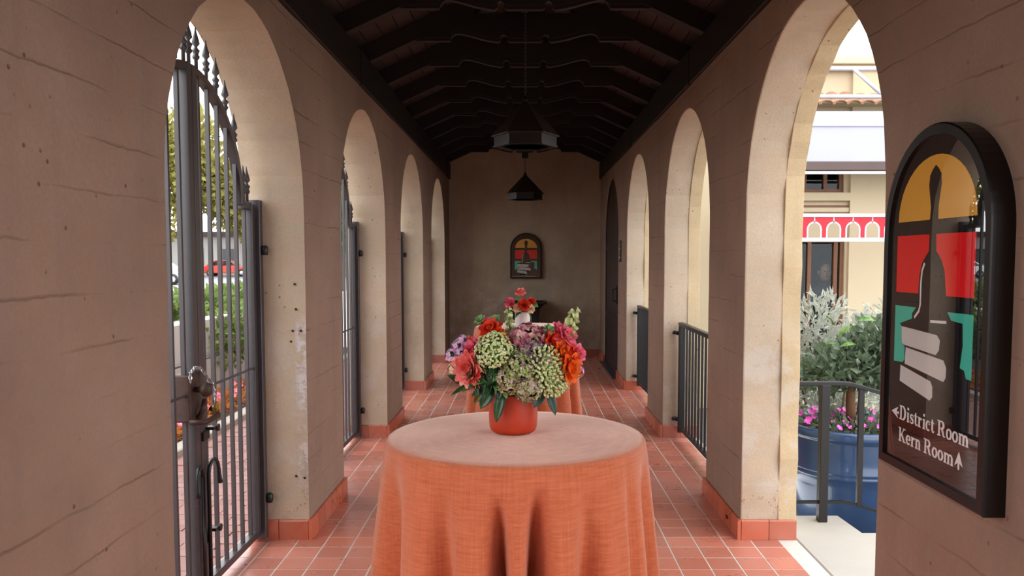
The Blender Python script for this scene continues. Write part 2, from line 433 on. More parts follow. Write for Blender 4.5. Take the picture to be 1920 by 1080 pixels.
# rafters and scroll-cut collar beams
rb = MB()
for s in (-1, 1):
    rb.prism([(0, zr(0)), (s*1.62, zr(1.62)), (s*1.62, zr(1.62)+.145), (0, zr(0)+.145)], -.045, .045, lambda u, v, w: (u, w, v))
half = [(0, 3.273), (.122, 3.273), (.135, 3.285), (.140, 3.318), (.162, 3.331), (.184, 3.318), (.188, 3.280), (.205, 3.270), (.26, 3.278), (.33, 3.292), (.40, 3.312), (.449, 3.325),
        (.50, 3.334), (.535, 3.332), (.558, 3.318), (.570, 3.300), (.577, 3.279), (.795, 3.279)]
def collar_poly(dz, top):
    r_ = [(u, v+dz) for u, v in half]; xe = 1.19-(3.279+dz-3.10)/.46+.05; r_[-1] = (xe, 3.279+dz)
    xt = 1.19-(top-3.10)/.46+.04
    pts = [(-u, v) for u, v in r_[::-1]][:-1]+r_
    return pts+[(xt, top), (-xt, top)]
cb = MB(); pl = collar_poly(0, 3.46)
def tri_prism(mb, pts, top, a, bb_):
    """profile strips so the concave scroll outline stays clean"""
    low = pts[:-2]
    for (u0, v0), (u1, v1) in zip(low, low[1:]):
        if u1-u0 < 1e-6: continue
        t0 = min(top, zr(u0)+.03); t1 = min(top, zr(u1)+.03)
        mb.prism([(u0, v0), (u1, v1), (u1, max(t1, v1+.002)), (u0, max(t0, v0+.002))], a, bb_, lambda u, v, w: (u, w, v))
tri_prism(cb, pl, 3.46, -.048, .048)
tri_prism(cb, collar_poly(-.022, 3.40), 3.40, -.024, .024)
k0 = int((YS-5.56)/.81)
r_me = None
for k in range(k0, 10):
    y = 5.56+.81*k
    if y > YE-.1: break
    if r_me is None:
        r0 = rb.build('rafter', M_wood, ceiling, loc=(0, y, 0)); c0 = cb.build('collar_beam', M_wood, ceiling, loc=(0, y, 0)); r_me, c_me = r0.data, c0.data
    else: inst(r_me, 'rafter', ceiling, (0, y, 0)); inst(c_me, 'collar_beam', ceiling, (0, y, 0))
b = MB(); b.box(-.03, .03, YS-.4, YE, zr(0)-.06, zr(0)+.14); b.build('ridge_beam', M_wood, ceiling)

# ------------------------------------------------------------------ pendant lamps
def make_lamp(label):
    t = empty('pendant_lamp', (0,0,0), label=label, cat='lamp', group='hexagonal pendant lamps in the arcade')
    off = 0
    b = MB(); b.lathe([(.018, .345), (.262, .088), (.262, .080), (.235, .080), (.235, .074), (.012, .325)], 6, off=off)
    b.build('shade_cone', M_lampcone, t)
    b = MB(); n = 6
    b.lathe([(.238, .082), (.238, .0), (.218, .0), (.218, .082)], 6, off=off); b.build('shade_band', M_lamp, t)
    b = MB(); b.lathe([(.246, .012), (.246, 0), (.205, 0), (.205, .012)], 6, off=off); b.build('rim_moulding', M_lamp, t)
    b = MB(); b.lathe([(.022, .33), (.024, .36), (.014, .375), (.008, .385)], 10); b.build('finial_cap', M_lamp, t)
    b = MB(); b.lathe([(.012, .30), (.022, .25), (.03, .19), (.03, .17), (.018, .13), (.004, .12)], 12); b.build('bulb_socket', M_black, t, True)
    ch = MB(); z = .38; k = 0
    while z < 1.16:
        pts = []
        for q in range(9):
            a = 2*PI*q/8; dx = .009*math.cos(a); pts.append((dx if k % 2 else 0, 0 if k % 2 else dx, z+.017+.02*math.sin(a)))
        ch.tube(pts, .0028, 5, False); z += .030; k += 1
    ch.build('chain', M_iron, t)
    b = MB(); b.lathe([(.012, 1.10), (.05, 1.125), (.055, 1.165)], 12); b.build('ceiling_canopy', M_black, t)
    return t
lamp = make_lamp('dark bronze hexagonal pendant lamp hanging nearest, above the middle of the arcade'); lamp.location = (.004, CEN[3], 2.425)
l2 = copy_tree(lamp); l2.location = (.004, CEN[5], 2.405); l2['label'] = 'smaller-looking far hexagonal pendant lamp in front of the end wall'
b = MB(); b.box(-.045, .045, -.03, .03, .58, .68); b.build('junction_box', M_black, l2)

# ------------------------------------------------------------------ iron gates (left openings)
GX = -1.49
def gate_top(y):
    y = abs(y)
    return 1.862+.575*math.sqrt(max(0, 1-(y/.64)**2)) if y < .64 else 1.862
SPEAR = [(.009, 0), (.009, .045), (.016, .052), (.018, .060), (.012, .068), (.015, .078), (.019, .086), (.010, .096), (.0075, .104), (.019, .118), (.015, .138), (.007, .165), (.002, .192)]
sp = MB(); sp.lathe(SPEAR, 8); spo = sp.build('spear_finial', M_iron, smooth=True); spear_me = spo.data; bpy.data.objects.remove(spo)
def make_gate(label):
    t = empty('iron_gate', (0,0,0), label=label, cat='gate', group='arched iron gates in the left openings')
    for s in (-1, 1):
        b = MB(); b.box(-.03, .045, *sorted((s*.807, s*(R-.006))), .015, 1.90)
        jm = b.build('jamb_post', M_iron, t, bevel=.003)
        for z in (1.0, .66, 1.56):
            q = MB(); q.lathe([(.009, 0), (.009, .004), (.004, .007)], 10, c=(.012, s*.807, z), M=Matrix.Rotation(s*PI/2, 3, 'X')); q.build('bolt_head', M_steel, jm)
        for z in (.24, 1.62):
            q = MB(); q.lathe([(.016, -.02), (.02, 0), (.02, .022), (.012, .032)], 10, c=(.062, s*(R-.03), z)); q.build('hinge_knuckle', M_black, jm, True)
        # leaf frame
        f = MB()
        f.box(-.024, .024, *sorted((s*.004, s*.052)), .045, gate_top(.03))
        f.box(-.024, .024, *sorted((s*.752, s*.795)), .045, 1.872)
        f.box(-.022, .022, *sorted((s*.05, s*.755)), .045, .083)
        f.box(-.022, .022, *sorted((s*.632, s*.755)), 1.842, 1.882)
        N = 18; pts = [(.64*math.sin(PI/2*k/N), 1.862+.575*math.cos(PI/2*k/N)) for k in range(N+1)]
        vs = []; fs = []
        for k, (y, z) in enumerate(pts):
            yi, zi = y*.945, 1.862+(z-1.862)*.945
            if k == 0: y = yi = .004
            if k == N: yi = .602
            vs += [(-.022, s*y, z), (.022, s*y, z), (.022, s*yi, zi), (-.022, s*yi, zi)]
        for k in range(N):
            for q in range(4): fs.append((4*k+q, 4*k+(q+1)%4, 4*k+4+(q+1)%4, 4*k+4+q))
        fs += [(0,1,2,3), (4*N+3, 4*N+2, 4*N+1, 4*N)]
        f.add(vs, fs)
        leaf = f.build('gate_leaf', M_iron, t, bevel=.002)
        for y in (.110, .225, .340, .455, .570, .690):
            q = MB(); q.box(-.009, .009, s*y-.009, s*y+.009, .08, gate_top(y)-.02 if y < .64 else 1.845); q.build('bar', M_iron, leaf)
        for y in (.028, .110, .225, .340, .455, .570, .690, .745):
            o = bpy.data.objects.new('spear_finial', spear_me); COL.objects.link(o); o.parent = leaf; o.location = (0, s*y, gate_top(y)+.005 if y < .64 else 1.88)
        q = MB(); q.tube([(.012, s*.05, .985), (.012, s*.755, .985)], .007, 6); q.build('mid_rod', M_iron, leaf)
    return t
gate = make_gate('nearest dark iron gate in the arch, with rusty lock and cane bolts'); gate.location = (GX, CEN[2], 0)
for k, lab in ((3, 'second dark iron gate from the camera on the left side'), (4, 'third dark iron gate from the camera on the left side'), (5, 'farthest dark iron gate beside the end wall')):
    c = copy_tree(gate); c.location = (GX, CEN[k], 0); c['label'] = lab
# lock, latches and cane bolts of the first gate
b = MB(); b.box(-.040, .036, -.135, -.012, .865, 1.075); lb = b.build('lock_case', M_rust, gate, bevel=.008, seg=2)
b = MB(); b.lathe([(.012, 0), (.014, .02), (.030, .035), (.034, .05), (.026, .066), (.006, .072)], 16, c=(.040, -.085, 1.005), M=Matrix.Rotation(PI/2, 3, 'Y')); b.build('knob', M_rust, lb, True)
b = MB(); b.tube([(.04, -.15, .872), (.085, -.155, .872), (.10, -.12, .870), (.10, .01, .872), (.08, .045, .885), (.05, .045, .90)], .012, 8); b.tube([(.04, -.06, .87), (.07, -.08, .92), (.06, -.04, .95)], .011, 8); b.build('pull_handle', M_rust, lb, True)
for s, yy, z, flip in ((1, .055, .765, 1), (1, .055, .290, 1)):
    b = MB(); b.box(.022, .034, .005, .075, z-.012, z+.028); b.box(.02, .058, .06, .095, z+.028, z+.042)
    b.lathe([(.018, 0), (.018, .012)], 12, c=(.05, .115, z+.03), M=Matrix.Rotation(PI/2, 3, 'Y')); b.build('bolt_bracket', M_black, gate)
for s in (-1, 1):
    b = MB(); y = s*.032
    hook = [(.042, y, .03), (.042, y, .60)]
    for k in range(7):
        a = PI*k/6; hook.append((.042+.012*k/6, y+s*(.045-.045*math.cos(a)), .60+.055*math.sin(a)))
    hook.append((.056, y+s*.092, .555)); hook.append((.058, y+s*.094, .53))
    b.tube(hook, [.009]*(len(hook)-2)+[.011, .013], 8); b.build('cane_bolt', M_black, gate, True)
# chain and padlock hanging on the lock
ch = MB(); cx, cy_, cz = GX+.05, CEN[2]-.02, 1.0
way = [(.055, -.175, 1.05), (.050, -.16, 1.09), (.045, -.10, 1.105), (.05, -.05, 1.095), (.055, -.01, 1.06), (.07, .02, 1.02), (.075, .035, .975), (.075, .038, .955)]
way = [Vector(w)+Vector((GX, CEN[2], 0)) for w in way]; k = 0
for a_, c_ in zip(way, way[1:]):
    m_ = max(1, round((c_-a_).length/.014))
    for q in range(m_):
        p = a_+(c_-a_)*(q+.5)/m_; ax = (c_-a_).normalized(); sd = Vector((1,0,0)) if k % 2 else ax.cross(Vector((1,0,0))).normalized(); k += 1
        ch.tube([p+ax*.011*math.cos(q_*PI/4)+sd*.0065*math.sin(q_*PI/4) for q_ in range(9)], .0026, 5, False)
tag(ch.build('lock_chain', M_steel, loc=None), 'short steel chain wrapped around the rusty gate lock', 'chain')
pd = empty('padlock', (GX+.078, CEN[2]+.04, .868), label='small brass padlock hanging from the chain on the nearest gate', cat='padlock')
b = MB(); b.box(-.012, .012, -.026, .026, 0, .05); b.build('lock_body', M_brass, pd, bevel=.005, seg=2)
b = MB(); b.tube([(0, -.017, .045), (0, -.017, .075)]+[(0, -.017*math.cos(PI*k/6), .075+.02*math.sin(PI*k/6)) for k in range(1, 6)]+[(0, .017, .075), (0, .017, .045)], .0045, 8); b.build('shackle', M_steel, pd, True)
pd.rotation_euler = (.25, 0, .2)

# ------------------------------------------------------------------ railings (right openings) and end door
def make_railing(label):
    t = empty('steel_railing', label=label, cat='railing', group='black steel railings in the right openings')
    h = R-.055
    f = MB(); f.box(-.022, .022, -h, h, .995, 1.028); f.build('top_rail', M_black, t, bevel=.003)
    f = MB(); f.box(-.018, .018, -h, h, .095, .125); f.build('bottom_rail', M_black, t, bevel=.003)
    for s in (-1, 1):
        f = MB(); f.box(-.02, .02, *sorted((s*h, s*(h-.04))), .06, 1.0); po = f.build('end_post', M_black, t, bevel=.003)
        for z in (.17, .93):
            q = MB(); q.lathe([(.018, 0), (.018, .03)], 10, c=(-.02, s*(h+.01), z), M=Matrix.Rotation(-s*PI/2, 3, 'X')); q.lathe([(.02, 0), (.024, .015), (.015, .03)], 10, c=(-.045, s*(h+.028), z-.01)); q.build('mounting_bolt', M_black, po, True)
    nb = 12; first = None
    for i in range(nb):
        y = -h+.04+(2*h-.08)*(i+1)/(nb+1)
        if first is None: q = MB(); q.box(-.008, .008, -.008, .008, .12, 1.0); first = q.build('baluster', M_black, t, loc=(0, y, 0))
        else: inst(first.data, 'baluster', t, (0, y, 0))
    return t
ra = make_railing('black steel railing in the second right arch, nearer the camera'); ra.location = (1.36, CEN[3], 0)
r2 = copy_tree(ra); r2.location = (1.36, CEN[4], 0); r2['label'] = 'black steel railing in the third right arch, beside the dark door'
M_door = plain('dark_door_wood', srgb(50, 40, 38), .3, 9, .45, rnd=.2, bump=.2)
door = empty('door_1', (1.235, CEN[5], 0), kind='structure')
dw = R-.045; nplk = 9
def arch_z(y, r): return HS+math.sqrt(max(0, r*r-y*y))
for i in range(nplk):
    ya = -dw+2*dw*i/nplk+.003; yb = -dw+2*dw*(i+1)/nplk-.003
    pts = [(ya, .03), (yb, .03)]+[(yb+(ya-yb)*q/4, arch_z(yb+(ya-yb)*q/4, dw)) for q in range(5)]
    b = MB(); b.prism(pts, .0, .05, lambda u, v, w: (w, u, v)); b.build('door_plank', M_door, door)
b = MB(); N = 24; vs = []; fs = []
pr_ = [(-R+.002, .0)]+[((R-.002)*-math.cos(PI*k/N), HS+(R-.002)*math.sin(PI*k/N)) for k in range(N+1)]+[(R-.002, 0)]
pi_ = [(-dw, .0)]+[(dw*-math.cos(PI*k/N), HS+dw*math.sin(PI*k/N)) for k in range(N+1)]+[(dw, 0)]
for (a, z), (a2, z2) in zip(pr_, pi_): vs += [(-.012, a, z), (.07, a, z), (.07, a2, z2), (-.012, a2, z2)]
for k in range(len(pr_)-1):
    for q in range(4): fs.append((4*k+q, 4*k+(q+1)%4, 4*k+4+(q+1)%4, 4*k+4+q))
b.add(vs, fs); b.build('door_frame', M_door, door)
for z in (.75, 1.75):
    b = MB(); b.box(-.01, .002, -dw+.02, dw-.02, z-.05, z+.05); b.build('ledge', M_door, door, bevel=.003)
b = MB(); b.tube([(-.005, -.62, 1.18), (-.06, -.62, 1.17), (-.06, -.62, 1.02), (-.005, -.62, 1.01)], .009, 8); b.box(-.012, 0, -.65, -.59, .97, 1.22); b.build('pull_handle', M_black, door)
b = MB(); b.box(-.09, .04, -R+.01, R-.01, .0, .02); b.build('threshold', M_iron, door, bevel=.004)
# small plaque beside the door
pq = empty('wall_plaque', (XW, 10.27, 1.54), label='small dark plaque with four pale text lines beside the far door', cat='plaque')
b = MB(); b.box(-.012, 0, -.07, .07, 0, .27); b.build('plate', M_black, pq, bevel=.003)
for i in range(4):
    b = MB(); b.box(-.014, -.011, -.045, .045-.015*(i % 2), .04+.055*i, .04+.055*i+.026); b.build('text_line', M_swhite, pq)

# ------------------------------------------------------------------ arched signs
def arch_pts(w, h, n=24, y0=0):
    r = w/2; return [(-r, y0), (r, y0)]+[(r*math.cos(PI*k/n), h-r+r*math.sin(PI*k/n)) for k in range(n+1)]
def ribbon(mb, pts, a, b_, fn, closed=False):
    """pts (x,y,w): flat stroke of varying width, extruded a..b"""
    n = len(pts); L = []; Rr = []
    for i, (x, y, w) in enumerate(pts):
        if closed: p0, p1 = pts[i-1], pts[(i+1) % n]
        else: p0, p1 = pts[max(i-1, 0)], pts[min(i+1, n-1)]
        d = Vector((p1[0]-p0[0], p1[1]-p0[1])); d = d.normalized() if d.length > 1e-9 else Vector((1, 0))
        nx, ny = -d.y*w/2, d.x*w/2; L.append((x+nx, y+ny)); Rr.append((x-nx, y-ny))
    vs = []
    for l, r in zip(L, Rr): vs += [fn(*l, a), fn(*r, a), fn(*l, b_), fn(*r, b_)]
    fs = []
    for i in range(n if closed else n-1):
        j = (i+1) % n
        for p, q in ((0, 1), (1, 3), (3, 2), (2, 0)): fs.append((4*i+p, 4*i+q, 4*j+q, 4*j+p))
    if not closed: fs += [(0, 1, 3, 2), (4*n-4, 4*n-3, 4*n-1, 4*n-2)]
    mb.add(vs, fs)
def arcp(cx, cy, rx, ry, a0, a1, w0, w1, n=10):
    o = []
    for k in range(n+1):
        a = math.radians(a0+(a1-a0)*k/n); s = abs(math.cos(a)); o.append((cx+rx*math.cos(a), cy+ry*math.sin(a), w0+(w1-w0)*s))
    return o
TH, TK = .055, .15
def stem(x, h, l=.12, r=.12, top=True):
    o = [[(x, 0, TK), (x, h, TK)], [(x-l, .028, TH), (x+r, .028, TH)]]
    if top: o.append([(x-l, h-.028, TH), (x, h-.028, TH)])
    return o
GL = {
 'D': (.80, stem(.18, .72, .16, .1)+[[(.18, .692, TH), (.36, .692, TH)]+arcp(.36, .36, .29, .332, 80, -80, TH, .17, 12)+[(.36, .028, TH), (.18, .028, TH)]]),
 'i': (.34, stem(.17, .49)+[[(.17, .60, .15), (.17, .73, .15)]]),
 's': (.46, [[(.37, .34, .06), (.36, .43, .06), (.24, .46, .07), (.11, .40, .12), (.11, .31, .14), (.24, .25, .14), (.36, .18, .14), (.36, .09, .13), (.22, .03, .07), (.09, .06, .06), (.06, .16, .06)]]),
 't': (.38, [[(.17, .62, .10), (.17, .48, TK), (.17, .12, TK), (.22, .04, .09), (.30, .03, .06), (.36, .10, .05)], [(.03, .465, TH), (.34, .465, TH)]]),
 'r': (.47, stem(.17, .49, .13, .14)+[[(.20, .34, .06), (.28, .44, .08), (.36, .44, .11), (.41, .39, .13)]]),
 'c': (.48, [arcp(.25, .245, .17, .215, 50, 310, .06, .15, 14), [(.37, .37, .10), (.37, .30, .10)]]),
 'o': (.54, ['c', arcp(.27, .245, .185, .215, 0, 345, .06, .15, 23)]),
 'e': (.50, [arcp(.26, .245, .18, .215, 0, 315, .06, .15, 16), [(.10, .255, TH), (.45, .255, TH)]]),
 'n': (.60, stem(.15, .49)+stem(.45, .36, .11, .12, False)+[arcp(.30, .33, .15, .125, 175, 5, .08, .12, 8)]),
 'm': (.90, stem(.15, .49)+stem(.45, .36, .11, .11, False)+stem(.75, .36, .11, .12, False)+[arcp(.30, .33, .15, .125, 175, 5, .08, .12, 8), arcp(.60, .33, .15, .125, 175, 5, .08, .12, 8)]),
 'R': (.80, stem(.18, .72, .16, .15)+[[(.18, .692, TH), (.38, .692, TH)]+arcp(.38, .53, .20, .16, 80, -80, TH, .16, 10)+[(.38, .37, TH), (.18, .37, TH)], [(.42, .37, .12), (.54, .22, .15), (.58, .08, .14), (.66, .03, .08), (.76, .06, .05)]]),
 'K': (.82, stem(.18, .72, .16, .15)+[[(.24, .30, .055), (.60, .69, .055)], [(.34, .42, .15), (.64, .03, .15)], [(.50, .692, TH), (.76, .692, TH)], [(.52, .028, TH), (.80, .028, TH)]]),
 ' ': (.26, [])}
def text_mesh(mb, s, u0, u1, v, cap, fn, a, b_):
    tot = sum(GL[c][0] for c in s); sx = (u1-u0)/tot; sy = cap/.72; x = 0; q = (sx+sy)/2
    for k, c in enumerate(s):
        adv, st = GL[c]; closed = False
        for i, pts in enumerate(st):
            if pts == 'c': closed = True; continue
            # scale glyph in em units first, then map
            ribbon(mb, pts, a+.00002*(i+k % 3), b_+.00005*i, lambda X, Y_, w, x=x: fn(u0+(x+X)*sx, v+Y_*sy, w), closed)
        x += adv
def make_sign(name, label, loc, rz, w, h, art_s, art_v, depth, text):
    """local frame: x across the face (right), -y out of the face, z up"""
    t = empty(name, loc, rz, label, 'sign')
    fw = .030*w/.60; f = lambda u, v, d: (u, -d, v)
    b = MB(); b.prism(arch_pts(w, h, 32), 0, depth-.012, f); b.build('backbox', M_sframe, t)
    b = MB(); o = arch_pts(w, h, 32); i_ = [(u*(w-2*fw)/w, fw+v*(h-2*fw)/h) for u, v in o]
    vs = []; fs = []; n = len(o)
    for (u, v), (p, q) in zip(o, i_): vs += [f(u, v, depth-.0125), f(u, v, depth-.003), f(u+(p-u)*.15, v+(q-v)*.15, depth), f(p, q, depth-.001), f(p, q, depth-.0125)]
    for k in range(n):
        j = (k+1) % n
        for m in range(4): fs.append((5*k+m, 5*k+m+1, 5*j+m+1, 5*j+m))
    b.add(vs, fs); b.build('frame', M_sframe, t)
    d0 = depth-.009
    b = MB(); b.prism(i_, depth-.0119, d0, f); b.build('glass_panel', M_sblack, t)
    S = lambda pts: [(u*art_s, art_v+v*art_s) for u, v in pts]
    def pane(nm, pts, m, lift=.0006, lab=None):
        b = MB(); b.prism(S(pts), d0-.0002, d0+lift, f); o_ = b.build(nm, m, t)
        if lab: o_['label'] = lab
    n = 20
    dome = [(.2195*math.cos(PI*k/n), .767+.183*math.sin(PI*k/n)) for k in range(n+1)]
    hl_ = [(-.026, .767), (-.022, .802), (-.028, .83), (-.036, .866), (-.032, .894), (-.017, .910), (-.004, .919)]
    # dome in two halves around the bell handle, joined above it
    left = [(u, v) for u, v in dome if u < -.001][::-1]; right = [(u, v) for u, v in dome if u > .001][::-1]
    pane('yellow_pane', [(-.026, .767)]+[(-.2195, .767)]+left[::-1][::-1][1:] if False else [(-.2195, .767), (-.026, .767)]+hl_[1:]+[(0, .921), (0, .95)]+[(u, v) for u, v in dome if u < -.001][:-1], M_syel)
    pane('yellow_pane', [(.2195, .767)]+[(u, v) for u, v in dome if u > .001][1:]+[(0, .95), (0, .921)]+[(-u, v) for u, v in hl_[1:]][::-1]+[(.022, .767)], M_syel)
    pane('red_pane', [(-.222, .552), (-.082, .552), (-.077, .605), (-.065, .642), (-.037, .668), (-.026, .676), (-.025, .725), (-.222, .725)], M_sred)
    pane('red_pane', [(.078, .552), (.218, .552), (.218, .725), (.014, .725), (.018, .676), (.03, .668), (.049, .650), (.066, .620)], M_sred)
    pane('teal_pane', [(-.225, .334), (-.167, .337), (-.155, .347), (-.157, .385), (-.176, .398), (-.179, .447), (-.193, .455), (-.116, .475), (-.115, .492), (-.092, .51), (-.225, .51)], M_steal)
    pane('teal_pane', [(.088, .508), (.108, .486), (.167, .482), (.171, .423), (.160, .362), (.182, .358), (.192, .337), (.217, .337), (.218, .509)], M_steal)
    pane('book_silhouette', [(-.179, .447), (-.175, .392), (.032, .382), (.048, .397), (.052, .426), (.034, .439)], M_sgrey)
    pane('book_silhouette', [(-.149, .385), (-.153, .334), (.078, .312), (.089, .325), (.09, .353), (.074, .372)], M_sgrey)
    pane('book_silhouette', [(-.179, .327), (-.182, .277), (.005, .247), (.019, .259), (.018, .289), (.006, .303)], M_sgrey)
    for nm, pts in (('bell_highlight', [(-.048, .642), (-.062, .620), (-.067, .585), (-.067, .52), (-.075, .500), (-.101, .479)]), ('bell_highlight', [(-.005, .475), (.083, .479)])):
        b = MB(); ribbon(b, [(u, v, .008) for u, v in S(pts)], d0-.0002, d0+.0006, f); b.build(nm, M_swhite, t)
    if text:
        for s_, u0, u1, v, cap in (('District Room', -.178, .217, .158, .044), ('Kern Room', -.180, .145, .090, .043)):
            b = MB(); text_mesh(b, s_, u0, u1, v, cap, f, d0-.0002, d0+.0006); b.build('lettering', M_swhite, t)
        pane('arrow', [(-.230, .175), (-.186, .158), (-.197, .171), (-.181, .171), (-.181, .179), (-.197, .179), (-.186, .194)], M_swhite)
        pane('arrow', [(.170, .138), (.149, .096), (.166, .107), (.166, .088), (.174, .088), (.174, .107), (.191, .099)], M_swhite)
    return t
make_sign('arched_sign', 'large black arched sign with bell, books and white lettering on the near right wall', (XW, 2.31, .925), -PI/2, .603, 1.037, 1.0, 0, .060, True)
make_sign('arched_sign', 'small far arched sign with bell and books on the end wall', (.02, YE, 1.262), 0, .508, .73, .80, -.124, .055, False)

# ------------------------------------------------------------------ tables and cloths
def make_table(label):
    t = empty('cocktail_table', label=label, cat='table', group='round high cocktail tables')
    b = MB(); b.lathe([(.372, 1.030), (.374, 1.034), (.374, 1.050), (.370, 1.054)], 48); b.build('tabletop', M_iron, t)
    b = MB(); b.lathe([(.035, .03), (.035, 1.03)], 16); b.build('column', M_black, t)
    b = MB(); b.lathe([(.24, 0), (.24, .015), (.05, .04)], 32); b.build('base_plate', M_black, t)
    return t
def cloth(name, label, loc, dips, seed):
    rng = random.Random(seed); NA = 240
    TOPZ = 1.06; RT = .381
    rows = [(0, TOPZ), (.12, TOPZ), (.24, TOPZ), (.34, TOPZ), (.368, TOPZ-.0005), (.378, TOPZ-.004), (.382, TOPZ-.012)]
    nb = 34
    vs = [(0, 0, TOPZ)]; fs = []
    def prof(a, s):
        """s 0..1 down the skirt"""
        k = 0
        for (ad, wd, dp, st) in dips:
            d = (a-ad+180) % 360-180
            g = math.exp(-(d/wd)**2); e = max(0, (s-st)/(1-st)); k -= dp*g*min(1, e*2.6)
        base = RT+.001+.115*s**.85
        return base+k+.004*math.sin(math.radians(a)*5+seed)*s
    rings = []
    for r, z in rows[1:]:
        i0 = len(vs)
        for q in range(NA): a = 2*PI*q/NA; vs.append((r*math.sin(a), -r*math.cos(a), z))
        rings.append(i0)
    for j in range(1, nb+1):
        s = j/nb; i0 = len(vs); z = (TOPZ-.012)*(1-s)+.012*s
        for q in range(NA):
            deg = 360*q/NA; r = prof(deg, s); a = math.radians(deg)
            vs.append((r*math.sin(a), -r*math.cos(a), z+(.0 if j < nb else .004*math.sin(7*a))))
        rings.append(i0)
    fs += [(0, rings[0]+(q+1) % NA, rings[0]+q) for q in range(NA)]
    for i0, i1 in zip(rings, rings[1:]):
        for q in range(NA): fs.append((i0+q, i0+(q+1) % NA, i1+(q+1) % NA, i1+q))
    b = MB(); b.add(vs, fs); o = b.build(name, M_cloth, None, True, loc=loc)
    m = o.modifiers.new('thick', 'SOLIDIFY'); m.thickness = .002; m.offset = -1
    return tag(o, label, 'tablecloth', 'orange linen tablecloths')
T1 = (-.027, 2.37, 0); T2 = (-.005, 6.20, 0)
t1 = make_table('nearest round high table hidden under the orange cloth'); t1.location = T1
t2 = copy_tree(t1); t2.location = T2; t2['label'] = 'far round high table hidden under the orange cloth'
d1 = [(-6.0, 3.2, .26, .05), (8.6, 3.5, .26, .03), (-28, 5, .10, .015), (-58, 7, .11, .01), (29, 5, .10, .02), (51, 2.5, .035, .0), (67, 4.5, .10, .02), (84, 5, .05, .05), (-88, 6, .05, .05),
      (105, 8, .05, .05), (130, 7, .06, .05), (155, 8, .05, .05), (180, 7, .06, .05), (205, 8, .05, .05), (232, 7, .06, .05), (255, 7, .05, .05), (-44, 5, .015, .1), (42, 4, .012, .1)]
cloth('tablecloth', 'orange linen cloth over the nearest table, falling in deep front folds', T1, d1, 1)
d2 = [(-30, 6, .05, .05), (12, 4, .09, .05), (35, 5, .05, .05), (58, 4, .10, .0), (85, 6, .05, 0), (-62, 6, .05, 0), (-95, 7, .05, 0), (120, 8, .06, 0), (150, 8, .05, 0), (180, 8, .05, 0), (210, 8, .05, 0), (240, 8, .05, 0)]
cloth('tablecloth', 'orange linen cloth over the far table behind the flowers', T2, d2, 2)

# ------------------------------------------------------------------ flowers
def vmat(name, stops, scale=20, rough=.5, spec=.3, sub=False):
    t = NT(name); n = t.noise(t.obj(), scale, 3)
    r = t.n('ShaderNodeValToRGB'); t.l(n, r.inputs[0]); el = r.color_ramp.elements
    el[0].position = .36; el[0].color = stops[0]; el[1].position = .64; el[1].color = stops[-1]
    for k, c in enumerate(stops[1:-1]): e = el.new(.36+.28*(k+1)/(len(stops)-1)); e.color = c
    t.col(r.outputs[0]); t.set(rough, 0, spec)
    t.b.inputs['Subsurface Weight'].default_value = .12; t.b.inputs['Subsurface Radius'].default_value = (.01, .006, .004)
    return t.m
F_coral = vmat('petal_coral', [srgb(244, 92, 90), srgb(255, 146, 136), srgb(255, 192, 180)], 30)
F_pink = vmat('petal_pink', [srgb(236, 78, 116), srgb(255, 150, 170)], 30)
F_red = vmat('petal_red_orange', [srgb(206, 34, 34), srgb(246, 84, 34)], 40)
F_orange = vmat('petal_orange', [srgb(244, 92, 30), srgb(255, 150, 60)], 30)
F_yellow = vmat('petal_yellow', [srgb(246, 170, 40), srgb(252, 204, 60)], 30)
F_mauve = vmat('petal_mauve', [srgb(136, 66, 98), srgb(214, 134, 152), srgb(238, 200, 190)], 45)
F_purple = vmat('petal_dusky_purple', [srgb(74, 48, 72), srgb(140, 96, 126), srgb(176, 168, 140)], 45)
F_green = vmat('petal_lime_green', [srgb(110, 134, 70), srgb(194, 206, 128), srgb(120, 84, 100), srgb(222, 222, 166)], 50)
F_gpurple = vmat('petal_green_purple', [srgb(196, 198, 110), srgb(92, 48, 84), srgb(200, 200, 128), srgb(176, 136, 172), srgb(222, 214, 170)], 60)
F_umbel = vmat('umbel_pale_green', [srgb(164, 182, 108), srgb(214, 224, 160), srgb(238, 240, 204)], 70)
F_white = vmat('petal_white_pink', [srgb(236, 214, 232), srgb(206, 108, 182)], 60)
F_peach = vmat('petal_peach', [srgb(236, 190, 150), srgb(246, 220, 190)], 40)
L_dark = vmat('leaf_dark', [srgb(26, 56, 30), srgb(50, 92, 48)], 18, .3, .5)
L_grey = vmat('leaf_blue_grey', [srgb(42, 68, 62), srgb(84, 110, 100)], 18, .4, .4)
L_mid = vmat('leaf_fresh', [srgb(70, 118, 52), srgb(138, 176, 98)], 25, .45)
L_ros = vmat('rosette_green', [srgb(96, 140, 84), srgb(164, 192, 128)], 30, .5)
L_stem = vmat('stem_green', [srgb(70, 100, 50), srgb(100, 130, 70)], 20)
L_olive = vmat('leaf_olive', [srgb(84, 80, 30), srgb(120, 112, 44)], 20, .4)

